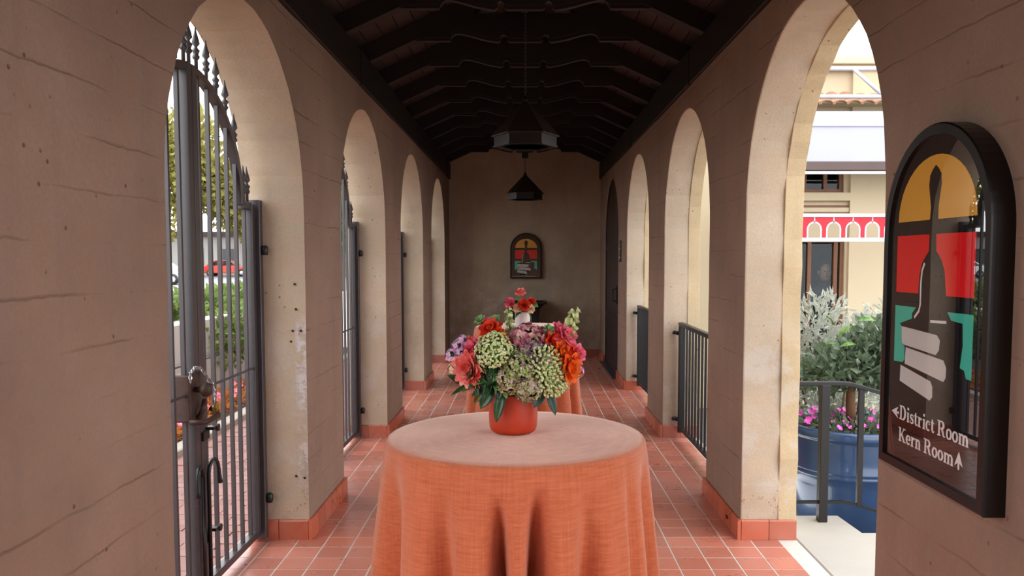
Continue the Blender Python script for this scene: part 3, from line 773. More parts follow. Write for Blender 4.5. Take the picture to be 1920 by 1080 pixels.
def frame_of(d):
    d = Vector(d).normalized(); return d.to_track_quat('Z', 'Y').to_matrix()
def petal(mb, M, L, Wd, e0, e1, az, base_r, cup=.25, nt=4, ns=3, ruffle=0, rng=random):
    """petal leaving the axis at azimuth az; elevation from the axis plane goes e0 -> e1 (deg)"""
    vs = []; r, z = base_r, 0.; step = L/nt; ph = rng.uniform(0, 6)
    for i in range(nt+1):
        t = i/nt; w = Wd*math.sin(PI*(.16+.74*t))
        if i == nt: w *= .8
        for k in range(ns+1):
            s = -1+2*k/ns; off = s*w/2; lift = cup*abs(s)**2*w*.5 + ruffle*L*t*math.sin(ph+5*s)
            x = r-lift*math.sin(math.radians(e0+(e1-e0)*t))*.6; zz = z+lift*math.cos(math.radians(e0+(e1-e0)*t))
            v = Vector((x*math.cos(az)-off*math.sin(az), x*math.sin(az)+off*math.cos(az), zz)); vs.append(M @ v)
        e = math.radians(e0+(e1-e0)*(i+.5)/nt); r += step*math.cos(e); z += step*math.sin(e)
    fs = []
    for i in range(nt):
        for k in range(ns): a = i*(ns+1)+k; fs.append((a, a+1, a+ns+2, a+ns+1))
    mb.add(vs, fs)
def add_stem(parent, p, dirv, to=None, r=.0022):
    """stem from the bloom down into the vessel, in the flower's local frame"""
    if to is None: return
    d = Vector(to)-Vector(p); m = d*.45-Vector(dirv)*.02
    b = MB(); b.tube([(0,0,0), m, d], r, 6); b.build('stem', L_stem, parent, True)
def bloom(name, label, cat, grp, p, dirv, Rd, mat, to, kind='double', center=None, seed=0):
    rng = random.Random(seed); t = empty(name, p, 0, label, cat, grp); M = frame_of(dirv)
    b = MB()
    rings = {'double': [(3, .42, 86, 100, .02), (5, .52, 72, 92, .05), (7, .66, 55, 80, .08), (9, .80, 38, 62, .10), (11, .94, 20, 44, .12), (12, 1.0, 4, 22, .13)],
             'loose': [(4, .6, 70, 90, .05), (5, .85, 48, 62, .08), (7, 1.0, 22, 30, .10), (7, 1.0, -5, -10, .1)],
             'open': [(6, 1.0, 32, 10, .1), (6, .85, 52, 40, .08)]}[kind]
    for n, l, e0, e1, br in rings:
        a0 = rng.uniform(0, 6)
        for k in range(n):
            petal(b, M, Rd*l*rng.uniform(.9, 1.06), Rd*(.62 if kind == 'double' else .8)*rng.uniform(.9, 1.1), e0+rng.uniform(-6, 6), e1+rng.uniform(-8, 8), a0+2*PI*k/n+rng.uniform(-.1, .1), Rd*br, .35, ruffle=.03 if kind != 'double' else .015, rng=rng)
    b.build('petals', mat, t, True)
    if center:
        c = MB()
        for k in range(14):
            a = k*2.4; q = Rd*.16*math.sqrt(k/14); pp = M @ Vector((q*math.cos(a), q*math.sin(a), Rd*.35)); c.lathe([(.001, 0), (Rd*.05, Rd*.03), (Rd*.02, Rd*.12)], 5, c=pp, M=M)
        c.build('stamens', center, t, True)
    add_stem(t, p, dirv, to); return t
def fib(n, zmin):
    for k in range(n):
        z = 1-(1-zmin)*(k+.5)/n; a = k*2.39996; q = math.sqrt(max(0, 1-z*z)); yield Vector((q*math.cos(a), q*math.sin(a), z))
def hydrangea(name, label, cat, grp, p, dirv, Rd, mat, to, n=80, fl=.21, seed=0, flat=.8):
    rng = random.Random(seed); t = empty(name, p, 0, label, cat, grp); M = frame_of(dirv); b = MB(); c = MB()
    for d in fib(n, -.25):
        d = (d+Vector((rng.uniform(-.12, .12),)*3)).normalized(); q = M @ Vector((d.x*Rd, d.y*Rd, d.z*Rd*flat))*rng.uniform(.86, 1.05); Mf = frame_of(M @ (d+Vector((rng.uniform(-.3, .3), rng.uniform(-.3, .3), 0))))
        a0 = rng.uniform(0, 6); b2 = MB()
        for k in range(4): petal(b2, Mf, Rd*fl, Rd*fl*1.05, 18+rng.uniform(-8, 12), 2+rng.uniform(-15, 20), a0+k*PI/2, .001, .2, 2, 2, .06, rng)
        b.add([Vector(v)+q for v in b2.v], b2.f)
        c.lathe([(.0004, 0), (Rd*.03, Rd*.02), (.0004, Rd*.07)], 5, c=q, M=Mf)
    core = MB(); core.lathe([(Rd*.1, -Rd*.4), (Rd*.6, -Rd*.2), (Rd*.78, Rd*.1), (Rd*.55, Rd*.45), (Rd*.05, Rd*.6)], 10, M=M)
    b.build('florets', mat, t, True); c.build('floret_eyes', F_yellow if mat in (F_mauve, F_pink) else L_mid, t); core.build('core', L_dark, t, True)
    add_stem(t, p, dirv, to); return t
def umbel(name, label, cat, grp, p, dirv, Rd, mat, to, n=70, seed=0, spiky=False):
    rng = random.Random(seed); t = empty(name, p, 0, label, cat, grp); M = frame_of(dirv); b = MB(); s = MB()
    for d in fib(n, .12):
        q = M @ Vector((d.x*Rd, d.y*Rd, d.z*Rd*.62))*rng.uniform(.9, 1.05); Mf = frame_of(M @ d)
        s.tube([M @ Vector((0, 0, -Rd*.5)), q], .0009, 4, False)
        if spiky:
            for k in range(3):
                Mk = frame_of(M @ (d+Vector((rng.uniform(-.5, .5), rng.uniform(-.5, .5), .2)))); b.lathe([(.0008, 0), (Rd*.07, Rd*.12), (Rd*.075, Rd*.24), (.0008, Rd*.34)], 5, c=q, M=Mk)
        else:
            for k in range(6):
                u = Vector((rng.uniform(-1, 1), rng.uniform(-1, 1), rng.uniform(0, .6)))*Rd*.10; b.lathe([(.0006, 0), (Rd*.068, Rd*.02), (Rd*.062, Rd*.055), (.0006, Rd*.085)], 6, c=q+Mf @ u, M=Mf)
    b.build('flower_heads', mat, t, True); s.build('rays', L_stem, t)
    core = MB(); core.lathe([(Rd*.05, -Rd*.45), (Rd*.5, -.05*Rd), (Rd*.8, Rd*.08), (Rd*.6, Rd*.36), (Rd*.05, Rd*.48)], 10, M=M); core.build('core', F_green if spiky else L_mid, t, True)
    add_stem(t, p, dirv, to); return t
def leaf_mesh(L, Wd, bend=.3, fold=.25, n=7):
    b = MB(); vs = []; fs = []
    for i in range(n+1):
        t = i/n; w = Wd*math.sin(PI*min(1, .03+t*.97))**.8*(1-.25*t); a = bend*t
        y = L*(math.sin(a)/bend if abs(bend) > 1e-4 else t); z = -L*((1-math.cos(a))/bend if abs(bend) > 1e-4 else 0)
        for s in (-1, -.5, 0, .5, 1): vs.append((s*w/2, y, z+abs(s)*w*fold))
    for i in range(n):
        for k in range(4): a = i*5+k; fs.append((a, a+1, a+6, a+5))
    b.add(vs, fs); return b
def sprig(name, label, cat, grp, p, leaves, to):
    """foliage sprig: leaves = (offset base, tip offset, width, material, up vector)"""
    t = empty(name, p, 0, label, cat, grp)
    for base, tip, wd, mat, up in leaves:
        d = Vector(tip)-Vector(base); L = d.length; y = d.normalized(); u = Vector(up); x = y.cross(u).normalized(); z = x.cross(y)
        Mx = Matrix((x, y, z)).transposed(); b = leaf_mesh(L, wd); q = MB(); q.add([Mx @ Vector(v)+Vector(base) for v in b.v], b.f)
        o = q.build('leaf', mat, t, True); m = o.modifiers.new('t', 'SOLIDIFY'); m.thickness = .0006
        s = MB(); s.tube([(0,0,0), base], .0014, 5); 
        if Vector(base).length > .01: s.build('leaf_stalk', L_stem, t)
    add_stem(t, p, (0, 0, 1), to, .003); return t
def snap(name, label, cat, grp, p0, p1, n, sz, mat, to, seed=0):
    rng = random.Random(seed); t = empty(name, p0, 0, label, cat, grp); a = Vector((0,0,0)); c = Vector(p1)-Vector(p0); b = MB()
    for k in range(n):
        f = (k+.6)/n; ang = k*2.4; q = c*f; s = sz*(1-.45*f); ax = c.normalized(); side = Vector((math.cos(ang), math.sin(ang), .35)).normalized(); Mf = frame_of(side+ax*.4)
        bb = MB()
        for j in range(4): petal(bb, Mf, s, s*.9, 62, 30, j*PI/2+ang, s*.1, .4, 3, 2, .03, rng)
        b.add([Vector(v)+q+side*s*.3 for v in bb.v], bb.f)
    b.build('buds', mat, t, True); s = MB(); s.tube([a, c*.5, c*1.03], [.003, .0025, .001], 6); s.build('stalk', L_stem, t)
    add_stem(t, p0, (0, 0, 1), to); return t

PX, PY, PZ = -.035, 2.40, 1.0625
pot = empty('flower_pot', (PX, PY, PZ), label='round red glazed pot holding flowers on the nearest table', cat='pot')
b = MB(); b.lathe([(.058, 0), (.066, .005), (.071, .016), (.073, .04), (.0735, .112), (.0735, .118), (.069, .118), (.068, .09), (.05, .085)], 48); b.build('body', M_pot, pot, True)
b = MB(); b.lathe([(.066, .088), (.066, .098), (.01, .10)], 32); b.build('floral_foam', L_dark, pot)
RIM = (PX, PY, PZ+.11)
BC = Vector((-.028, 2.40, 1.27))
def outd(p, k=.55):
    d = Vector(p)-BC; d = d.normalized()+Vector((0, -k, .15)); return d.normalized()
G1 = 'flowers in the red pot'
def B(fn, name, label, p, Rd, mat, seed, k=.55, **kw): return fn(name, label, 'flower', G1, p, outd(p, k), Rd, mat, RIM, seed=seed, **kw)
B(hydrangea, 'hydrangea', 'dusky pink and mauve hydrangea head at the top centre of the bouquet', (.016, 2.365, 1.330), .062, F_mauve, 11, n=110)
B(hydrangea, 'hydrangea', 'dark purple-grey hydrangea head right of centre in the bouquet', (.030, 2.335, 1.300), .052, F_purple, 12, n=90)
B(hydrangea, 'hydrangea', 'pale green hydrangea head in the middle of the bouquet', (-.014, 2.30, 1.268), .046, F_green, 13)
B(hydrangea, 'hydrangea', 'lime hydrangea with purple centres low on the left of the pot rim', (-.044, 2.305, 1.232), .040, F_gpurple, 14, n=56, fl=.27)
B(hydrangea, 'hydrangea', 'lilac and lime hydrangea hanging lowest over the pot', (.012, 2.31, 1.206), .040, F_gpurple, 15, n=56, fl=.27)
B(umbel, 'lace_flower', 'pale green lacy umbel facing forward on the upper left', (-.089, 2.305, 1.318), .051, F_umbel, 16, k=.7, n=80)
B(umbel, 'lace_flower', 'small pale green umbel filling in left of the bouquet centre', (-.042, 2.315, 1.305), .028, F_umbel, 17, n=36)
B(umbel, 'starry_flower', 'spiky yellow-green flower cluster low on the right', (.078, 2.325, 1.232), .044, F_umbel, 18, n=80, spiky=True)
B(umbel, 'starry_flower', 'spiky pale green flower cluster above its twin on the right', (.058, 2.32, 1.280), .046, F_umbel, 19, n=70, spiky=True)
B(bloom, 'dahlia', 'coral pink ruffled bloom high on the left of the bouquet', (-.146, 2.34, 1.310), .042, F_pink, 21)
B(bloom, 'dahlia', 'largest coral double bloom on the left of the bouquet', (-.160, 2.325, 1.262), .052, F_coral, 22, k=.7)
B(bloom, 'dahlia', 'lowest small coral bloom drooping on the left', (-.150, 2.325, 1.224), .030, F_coral, 23)
B(bloom, 'alstroemeria', 'red-orange open flower cluster at the upper left', (-.099, 2.345, 1.372), .036, F_red, 24, kind='loose', center=F_yellow)
B(bloom, 'alstroemeria', 'orange open flower under the green rosettes at upper left', (-.082, 2.335, 1.356), .028, F_orange, 25, kind='loose', center=F_yellow)
B(bloom, 'alstroemeria', 'small pink flower topping the upper left cluster', (-.106, 2.365, 1.390), .022, F_pink, 26, kind='open', center=F_yellow)
B(bloom, 'alstroemeria', 'small orange bud flower at the far left edge', (-.162, 2.36, 1.337), .018, F_orange, 27, kind='open')
B(bloom, 'snapdragon', 'scarlet ruffled flower right of the hydrangea', (.082, 2.345, 1.328), .042, F_red, 28, kind='loose', center=F_yellow)
B(bloom, 'snapdragon', 'orange ruffled flower between scarlet and pink ones on the right', (.104, 2.335, 1.308), .036, F_orange, 29, kind='loose', center=F_yellow)
B(bloom, 'snapdragon', 'pink flower with yellow throat at the upper right', (.118, 2.36, 1.352), .038, F_pink, 30, kind='loose', center=F_yellow)
B(bloom, 'snapdragon', 'pink flower with orange throat nearest the top right stalk', (.096, 2.37, 1.368), .028, F_pink, 31, kind='open', center=F_orange)
B(bloom, 'snapdragon', 'hot pink ruffled flower at the far right edge', (.148, 2.365, 1.300), .036, F_pink, 32, kind='loose')
B(bloom, 'snapdragon', 'scarlet flower tucked under the hot pink one on the right', (.130, 2.345, 1.300), .034, F_red, 34, kind='loose')
B(bloom, 'dahlia', 'large bright orange bloom low on the right', (.126, 2.335, 1.262), .048, F_orange, 33, kind='loose')
B(bloom, 'dahlia', 'small coral bloom tucked in the centre above the green heads', (-.026, 2.34, 1.326), .028, F_pink, 35)
snap('bud_stalk', 'pale green bud stalk rising at the top right of the bouquet', 'flower', G1, (.120, 2.37, 1.335), (.150, 2.39, 1.425), 14, .026, F_umbel, RIM, 41)
snap('bud_stalk', 'pale green bud stalk rising left of centre before the white vase', 'flower', G1, (-.040, 2.40, 1.33), (-.050, 2.42, 1.428), 14, .019, F_umbel, RIM, 42)
for i, (p, lab) in enumerate((((-.197, 2.35, 1.323), 'pink and white phlox floret, middle of the left spray'), ((-.215, 2.34, 1.300), 'pink and white phlox floret, outermost of the left spray'), ((-.182, 2.36, 1.338), 'magenta phlox floret, topmost of the left spray'),
        ((-.19, 2.345, 1.305), 'white phlox floret, lowest of the left spray'), ((.157, 2.35, 1.251), 'pink and white phlox floret below the orange bloom on the right'))):
    B(hydrangea, 'phlox', lab, p, .017, F_white, 50+i, n=9, fl=.55)
for i, (p, lab) in enumerate((((-.130, 2.365, 1.398), 'green leafy rosette at the upper left, left one of the pair'), ((-.088, 2.365, 1.400), 'green leafy rosette at the upper left, right one of the pair'), ((.069, 2.35, 1.372), 'single green leafy rosette above the hydrangea'), ((-.100, 2.35, 1.378), 'green leafy tuft under the pair of rosettes'))):
    B(bloom, 'green_rosette', lab, p, .019, L_ros, 60+i, kind='open')
B(hydrangea, 'dried_bloom', 'small peach dried bloom on the lower left edge', (-.206, 2.345, 1.262), .018, F_peach, 66, n=10, fl=.5)
def SP(label, p, lv): sprig('foliage_sprig', label, 'foliage', G1, p, [(Vector(a)-Vector(p), Vector(b_)-Vector(p), w, m, u) for a, b_, w, m, u in lv], RIM)
F = (0, -1, .25)
SP('dark green sprig with one long leaf hanging over the pot', (-.062, 2.33, 1.215), [((-.064, 2.322, 1.205), (-.084, 2.295, 1.108), .036, L_dark, (0, -1, .3)), ((-.07, 2.325, 1.22), (-.058, 2.31, 1.155), .024, L_dark, (.2, -1, .2))])
SP('dark rounded leaves left of the pot', (-.090, 2.335, 1.225), [((-.092, 2.325, 1.208), (-.130, 2.305, 1.148), .042, L_dark, F), ((-.107, 2.335, 1.213), (-.150, 2.325, 1.160), .034, L_olive, F), ((-.10, 2.33, 1.22), (-.155, 2.30, 1.19), .030, L_dark, (0, -.7, .7))])
SP('leaves spreading outward at the far left of the bouquet', (-.150, 2.345, 1.215), [((-.160, 2.345, 1.213), (-.225, 2.33, 1.243), .028, L_dark, F), ((-.156, 2.335, 1.213), (-.214, 2.305, 1.194), .020, L_dark, (0, -.5, .8)), ((-.145, 2.335, 1.212), (-.182, 2.305, 1.203), .024, L_olive, (0, -.6, .8)), ((-.165, 2.34, 1.222), (-.195, 2.32, 1.250), .026, L_mid, F)])
lv = []; rng = random.Random(9)
for k in range(34):
    a = Vector((-.105+rng.uniform(-.045, .05), 2.318, 1.245+rng.uniform(-.035, .035))); d = Vector((rng.uniform(-1, 1), rng.uniform(-.8, -.3), rng.uniform(-.9, .6))).normalized()
    lv.append((a, a+d*rng.uniform(.035, .06), rng.uniform(.014, .024), L_dark if rng.random() < .75 else L_mid, (rng.uniform(-.4, .4), -.6, .7)))
SP('dense dark green leaf mass below the lacy umbel', (-.112, 2.345, 1.235), lv)
SP('blue-grey eucalyptus leaves hanging right of the pot', (.056, 2.34, 1.205), [((.054, 2.332, 1.192), (.026, 2.305, 1.152), .034, L_grey, F), ((.066, 2.332, 1.195), (.092, 2.312, 1.128), .030, L_grey, (.3, -1, .2)), ((.10, 2.342, 1.222), (.120, 2.34, 1.192), .014, L_grey, F)])
lv = []
for k in range(40):
    a = Vector((rng.uniform(-.13, .11), 2.37+rng.uniform(-.03, .05), 1.25+rng.uniform(-.05, .08))); d = Vector((a.x*4+rng.uniform(-.6, .6), rng.uniform(-.9, .5), rng.uniform(-.1, .9))).normalized()
    lv.append((a, a+d*rng.uniform(.04, .06), rng.uniform(.014, .022), (L_dark, L_mid)[k % 3 == 0], (rng.uniform(-.5, .5), -.6, .6)))
SP('dark green leaves filling the heart of the bouquet', (-.02, 2.40, 1.24), lv)

# far bouquet in the white vase
VX, VY, VZ = -.018, 6.10, 1.0625
vz = empty('white_vase', (VX, VY, VZ), label='white ceramic vase with flowers on the far table', cat='vase')
b = MB(); b.lathe([(.050, 0), (.056, .004), (.057, .012), (.057, .112), (.058, .116), (.053, .116), (.052, .06), (.02, .055)], 32); b.build('body', M_vase, vz, True)
BC = Vector((VX, VY, 1.20)); RIM = (VX, VY, VZ+.09); G1 = 'flowers in the white vase'
B(bloom, 'poppy', 'coral bloom standing highest in the white vase', (-.032, 6.08, 1.325), .044, F_coral, 71, kind='loose')
B(bloom, 'ranunculus', 'pink round bloom left in the white vase', (-.108, 6.05, 1.248), .044, F_pink, 72)
B(bloom, 'ranunculus', 'red-orange round bloom at the front of the white vase', (-.006, 6.02, 1.235), .046, F_red, 73, k=1.2)
B(bloom, 'ranunculus', 'small red bloom right in the white vase', (.052, 6.06, 1.262), .032, F_red, 74)
B(bloom, 'ranunculus', 'peach open bloom right at the rim of the white vase', (.04, 6.03, 1.205), .036, F_peach, 75, kind='loose', center=L_dark)
B(bloom, 'ranunculus', 'peach open bloom at the left of the white vase', (-.055, 6.03, 1.21), .036, F_peach, 76, kind='loose', center=F_yellow)
lv = []
for k in range(26):
    a = Vector((VX+rng.uniform(-.05, .05), VY+rng.uniform(-.05, .0), 1.19+rng.uniform(-.02, .06))); d = Vector((rng.uniform(-1, 1), rng.uniform(-1, .2), rng.uniform(-.3, .7))).normalized()
    lv.append((a, a+d*rng.uniform(.05, .09), rng.uniform(.02, .032), (L_dark, L_mid)[k % 2], (0, -.6, .7)))
lv.append((Vector((.06, 6.05, 1.24)), Vector((.10, 6.03, 1.225)), .04, L_mid, F)); lv.append((Vector((.03, 6.03, 1.19)), Vector((.05, 6.0, 1.12)), .012, L_mid, F))
SP('mixed green leaves in the white vase', (VX, VY, 1.18), lv)

# black planter stand at the end wall
M_urn = plain('black_planter', srgb(20, 20, 21), .2, 10, .45)
u = empty('planter_stand', (.012, 12.69, 0), label='black flared planter stand against the end wall', cat='planter')
q = math.sqrt(2)
b = MB(); b.lathe([(.27*q, 0), (.27*q, .06), (.22*q, .09), (.20*q, .70), (.22*q, .80), (.25*q, .84)], 4, off=PI/4); b.build('body', M_urn, u, bevel=.01)
b = MB(); b.lathe([(.25*q, .84), (.29*q, .875), (.325*q, .885), (.325*q, .912), (.27*q, .912), (.26*q, .86)], 4, off=PI/4); b.build('rim', M_urn, u, bevel=.005)

# ------------------------------------------------------------------ outdoors, right side
M_conc = plain('landing_concrete', srgb(176, 168, 158), .1, 4, .85, bump=.2, bscale=60)
M_asph = plain('pavement', srgb(112, 108, 104), .12, 2, .9)
M_cream = plain('cream_stucco', srgb(192, 175, 146), .06, 2, .85, bump=.15, bscale=50)
M_brown = plain('brown_window_wood', srgb(112, 72, 46), .25, 8, .5)
M_glazeblue = plain('blue_glaze', srgb(44, 70, 108), .22, 5, .25, 0, .5, coat=.4)
M_white = plain('white_paint', srgb(186, 186, 194), .05, 5, .5)
M_canvas = plain('pale_canvas', srgb(168, 168, 186), .04, 3, .8)
M_redv = plain('red_vinyl', srgb(206, 24, 44), .1, 4, .5)
M_dbrown = plain('dark_brown_beam', srgb(84, 66, 62), .15, 5, .5)
M_terra = plain('roof_terracotta', srgb(168, 124, 100), .2, 8, .8, rnd=.1)
M_room = plain('dim_room', srgb(70, 60, 54), .2, 3, .9)
def glass(name, tint=(.85, .9, .92, 1), alpha=.86):
    t = NT(name); t.t.nodes.remove(t.b)
    tr = t.n('ShaderNodeBsdfTransparent'); tr.inputs[0].default_value = tint
    gl_ = t.n('ShaderNodeBsdfGlossy'); gl_.inputs['Roughness'].default_value = .02
    fr = t.n('ShaderNodeFresnel'); fr.inputs[0].default_value = 1.3
    mx = t.n('ShaderNodeMixShader'); t.l(fr.outputs[0], mx.inputs[0]); t.l(tr.outputs[0], mx.inputs[1]); t.l(gl_.outputs[0], mx.inputs[2])
    t.l(mx.outputs[0], t.t.nodes['Material Output'].inputs['Surface']); return t.m
M_glass = glass('window_glass')
LZ = -.32
b = MB(); b.prism([(1.532, -4), (3.4, -4), (3.4, 4.58), (1.955, 4.58), (1.935, 4.895), (1.532, 4.895)], LZ, 0, lambda u, v, w: (u, v, w)); tag(b.build('landing', M_conc, bevel=.01), kind='structure')
b = MB(); b.box(1.532, 40, -12, 24, LZ-.1, LZ); tag(b.build('ground_right', M_asph), kind='structure')
M_rail = plain('handrail_steel', srgb(26, 23, 23), .2, 20, .4)
hr = empty('handrail', (1.79, 4.78, 0), label='dark steel handrail on the concrete landing before the blue planter', cat='handrail')
def sweep_box(path, hw, hh):
    b = MB(); vs = []; fs = []
    for p in path: vs += [(p[0], p[1]-hw, p[2]-hh), (p[0], p[1]+hw, p[2]-hh), (p[0], p[1]+hw, p[2]+hh), (p[0], p[1]-hw, p[2]+hh)]
    for k in range(len(path)-1):
        for q_ in range(4): fs.append((4*k+q_, 4*k+(q_+1) % 4, 4*k+4+(q_+1) % 4, 4*k+4+q_))
    n = len(path)*4; fs += [(3,2,1,0), (n-4, n-3, n-2, n-1)]; b.add(vs, fs); return b
sweep_box([(-.24, 0, .838), (.10, 0, .838), (.16, 0, .832), (.50, 0, .735), (.75, 0, .66)], .022, .012).build('top_rail', M_rail, hr, bevel=.003)
sweep_box([(-.24, 0, .118), (.115, 0, .118), (.18, 0, .107), (.75, 0, -.06)], .010, .008).build('lower_rail', M_rail, hr)
b = MB(); b.box(-.026, .026, -.026, .026, 0, .83); b.build('post', M_rail, hr, bevel=.003)
b = MB(); b.box(.205, .235, -.012, .012, .09, .815); b.build('baluster', M_rail, hr)
b = MB(); b.box(.70, .75, -.026, .026, LZ, .67); b.build('post', M_rail, hr, bevel=.003)
pl_ = empty('blue_planter', (2.24, 5.48, LZ), label='large blue glazed ribbed planter holding a small leafy tree', cat='planter')
b = MB(); prof = [(.30, 0), (.32, .02), (.36, .20), (.388, .40), (.396, .46), (.404, .468), (.404, .485), (.398, .493), (.404, .50), (.404, .517), (.398, .525), (.405, .60), (.412, .70), (.412, .71), (.432, .722), (.440, .745), (.438, .77), (.425, .785), (.402, .785), (.395, .76), (.39, .73), (.1, .73)]
b.lathe(prof, 56); b.build('body', M_glazeblue, pl_, True)
M_soil = plain('soil', srgb(74, 58, 44), .3, 30, .95, bump=.5)
b = MB(); b.lathe([(.39, .70), (.39, .735), (.01, .75)], 32); b.build('soil', M_soil, pl_)
def leaf_cloud(name, mat, parent, blobs, n, size, seed, asp=.5, up=.3, loc=None, kind='stuff'):
    rng = random.Random(seed); vs = []; fs = []; tot = sum(w[6] if len(w) > 6 else w[3]*w[4]*w[5] for w in blobs)
    for bl in blobs:
        k = int(n*bl[3]*bl[4]*bl[5]/sum(w[3]*w[4]*w[5] for w in blobs))
        for _ in range(k):
            d = Vector((rng.gauss(0, 1), rng.gauss(0, 1), rng.gauss(0, 1))).normalized(); r = rng.random()**.45
            p = Vector((bl[0]+d.x*r*bl[3], bl[1]+d.y*r*bl[4], bl[2]+d.z*r*bl[5]))
            y = (d+Vector((rng.gauss(0, .7), rng.gauss(0, .7), rng.gauss(0, .7)+up))).normalized(); x = y.cross(Vector((rng.gauss(0, 1), rng.gauss(0, 1), rng.gauss(0, 1)))).normalized(); z = x.cross(y)
            L = size*rng.uniform(.6, 1.3); w = L*asp/2; i = len(vs)
            vs += [p, p+y*L*.45+x*w+z*w*.35, p+y*L, p+y*L*.45-x*w+z*w*.35]; fs += [(i, i+1, i+2), (i, i+2, i+3)]
    b = MB(); b.v = [tuple(v) for v in vs]; b.f = fs; b.mi = [0]*len(fs)
    me = bpy.data.meshes.new(name); me.from_pydata(b.v, [], b.f); me.materials.append(mat)
    o = bpy.data.objects.new(name, me); COL.objects.link(o); o.parent = parent
    if loc: o.location = loc
    if kind: o['kind'] = kind
    return o
def fol(name, a, c, scale=3):
    t = NT(name); n = t.noise(t.pos(), scale, 3); r = t.n('ShaderNodeTexWhiteNoise', noise_dimensions='3D')
    v = t.n('ShaderNodeVectorMath', operation='SNAP'); v.inputs[1].default_value = (.03, .03, .03); t.l(t.pos(), v.inputs[0]); t.l(v.outputs[0], r.inputs['Vector'])
    t.col(t.mix(t.math('ADD', t.math('MULTIPLY', n, .5), t.math('MULTIPLY', r.outputs['Value'], .5)), a, c)); t.set(.5, 0, .35)
    tr = t.n('ShaderNodeBsdfTranslucent'); tr.inputs[0].default_value = c; mx = t.n('ShaderNodeMixShader'); mx.inputs[0].default_value = .25
    out = t.t.nodes['Material Output']; t.l(t.b.outputs[0], mx.inputs[1]); t.l(tr.outputs[0], mx.inputs[2]); t.l(mx.outputs[0], out.inputs['Surface']); return t.m
V_silver = fol('silver_leaves', srgb(104, 112, 98), srgb(206, 208, 194), 20)
V_green = fol('green_leaves_painted_gloss', srgb(34, 54, 36), srgb(128, 146, 118), 20)  # greyish light tone paints glossy leaf highlights into the colour
V_hedge = fol('hedge_leaves', srgb(60, 84, 34), srgb(132, 152, 78), 9)
V_yel = fol('autumn_leaves', srgb(92, 100, 46), srgb(164, 150, 72), .5)
V_far = fol('far_leaves', srgb(64, 82, 46), srgb(122, 132, 76), .5)
V_bed = fol('bed_plants', srgb(150, 130, 60), srgb(226, 120, 60), 12)
M_bark = plain('bark', srgb(108, 78, 54), .3, 14, .9, bump=.5)
tr = empty('potted_tree', (2.24, 5.48, LZ+.74), label='small dark-leaved tree with brown trunk growing in the blue planter', cat='tree')
b = MB(); b.tube([(0, 0, 0), (-.01, 0, .2), (.0, .01, .42), (.03, .02, .62)], [.036, .032, .027, .015], 10); b.tube([(.05, .03, 0), (.07, .03, .2), (.06, .02, .42)], [.016, .014, .01], 8); b.build('trunk', M_bark, tr, True)
leaf_cloud('foliage', V_green, tr, [(.04, 0, .44, .34, .30, .17), (.20, .02, .54, .24, .24, .22), (-.2, -.02, .38, .2, .22, .13)], 1500, .085, 3, .5)
b = MB()
rng = random.Random(31)
for k in range(9):
    p = Vector((rng.uniform(-.32, .36), rng.uniform(-.30, -.1), rng.uniform(.45, .82))); d = Vector((rng.uniform(-.6, .6), -.5, rng.uniform(.1, .9))).normalized(); lf = leaf_mesh(.11, .05); x = d.cross(Vector((0, -.6, 1))).normalized(); Mx = Matrix((x, d, x.cross(d))).transposed()
    q_ = MB(); q_.add([Mx @ Vector(v)+p for v in lf.v], lf.f); q_.build('leaf', L_mid, tr, True)
pf = empty('bedding_flowers', (2.24, 5.48, LZ+.74), label='low planting with magenta flowers around the trunk in the blue planter', cat='flowers')
pf['kind'] = 'stuff'
leaf_cloud('bedding_foliage', V_green, pf, [(0, 0, .03, .36, .36, .05)], 700, .05, 5, .6)
M_mag = vmat('magenta_petals', [srgb(226, 50, 170), srgb(244, 120, 206)], 40)
b = MB(); rng = random.Random(8)
for k in range(46):
    a = rng.uniform(0, 2*PI); r_ = .36*math.sqrt(rng.random()); p = Vector((r_*math.cos(a), r_*math.sin(a), rng.uniform(.05, .085))); Mf = frame_of((rng.uniform(-.5, .5), -.6, .8)); bb = MB()
    for j in range(5): petal(bb, Mf, .024, .026, 20, 5, j*2*PI/5, .001, .15, 2, 2, 0, rng)
    b.add([Vector(v)+p for v in bb.v], bb.f)
tag(b.build('magenta_blooms', M_mag, pf), kind='stuff')
sh = empty('silver_shrub', (2.42, 6.4, LZ), label='tall silvery-leaved shrub standing behind the blue planter', cat='shrub')
b = MB()
for k in range(9): a = k*.7; b.tube([(.05*math.cos(a), .05*math.sin(a), 0), (.2*math.cos(a), .2*math.sin(a), .7), (.36*math.cos(a), .3*math.sin(a), 1.3)], [.014, .01, .004], 5)
b.build('stems', M_bark, sh)
leaf_cloud('foliage', V_silver, sh, [(-.08, 0, 1.30, .34, .3, .34), (-.2, 0, .9, .36, .3, .42), (.3, 0, 1.05, .34, .3, .40), (0, 0, .45, .5, .35, .4)], 4200, .085, 6, .30)
s2 = empty('silver_shrub', (3.35, 7.6, LZ), label='second silvery shrub, further right behind the planter', cat='shrub')
b = MB(); b.tube([(0, 0, 0), (.05, 0, .6), (.0, 0, 1.1)], [.02, .015, .005], 6); b.build('stems', M_bark, s2)
leaf_cloud('foliage', V_silver, s2, [(0, 0, .8, .6, .4, .5), (.1, 0, 1.15, .4, .35, .35)], 2600, .085, 16, .32)

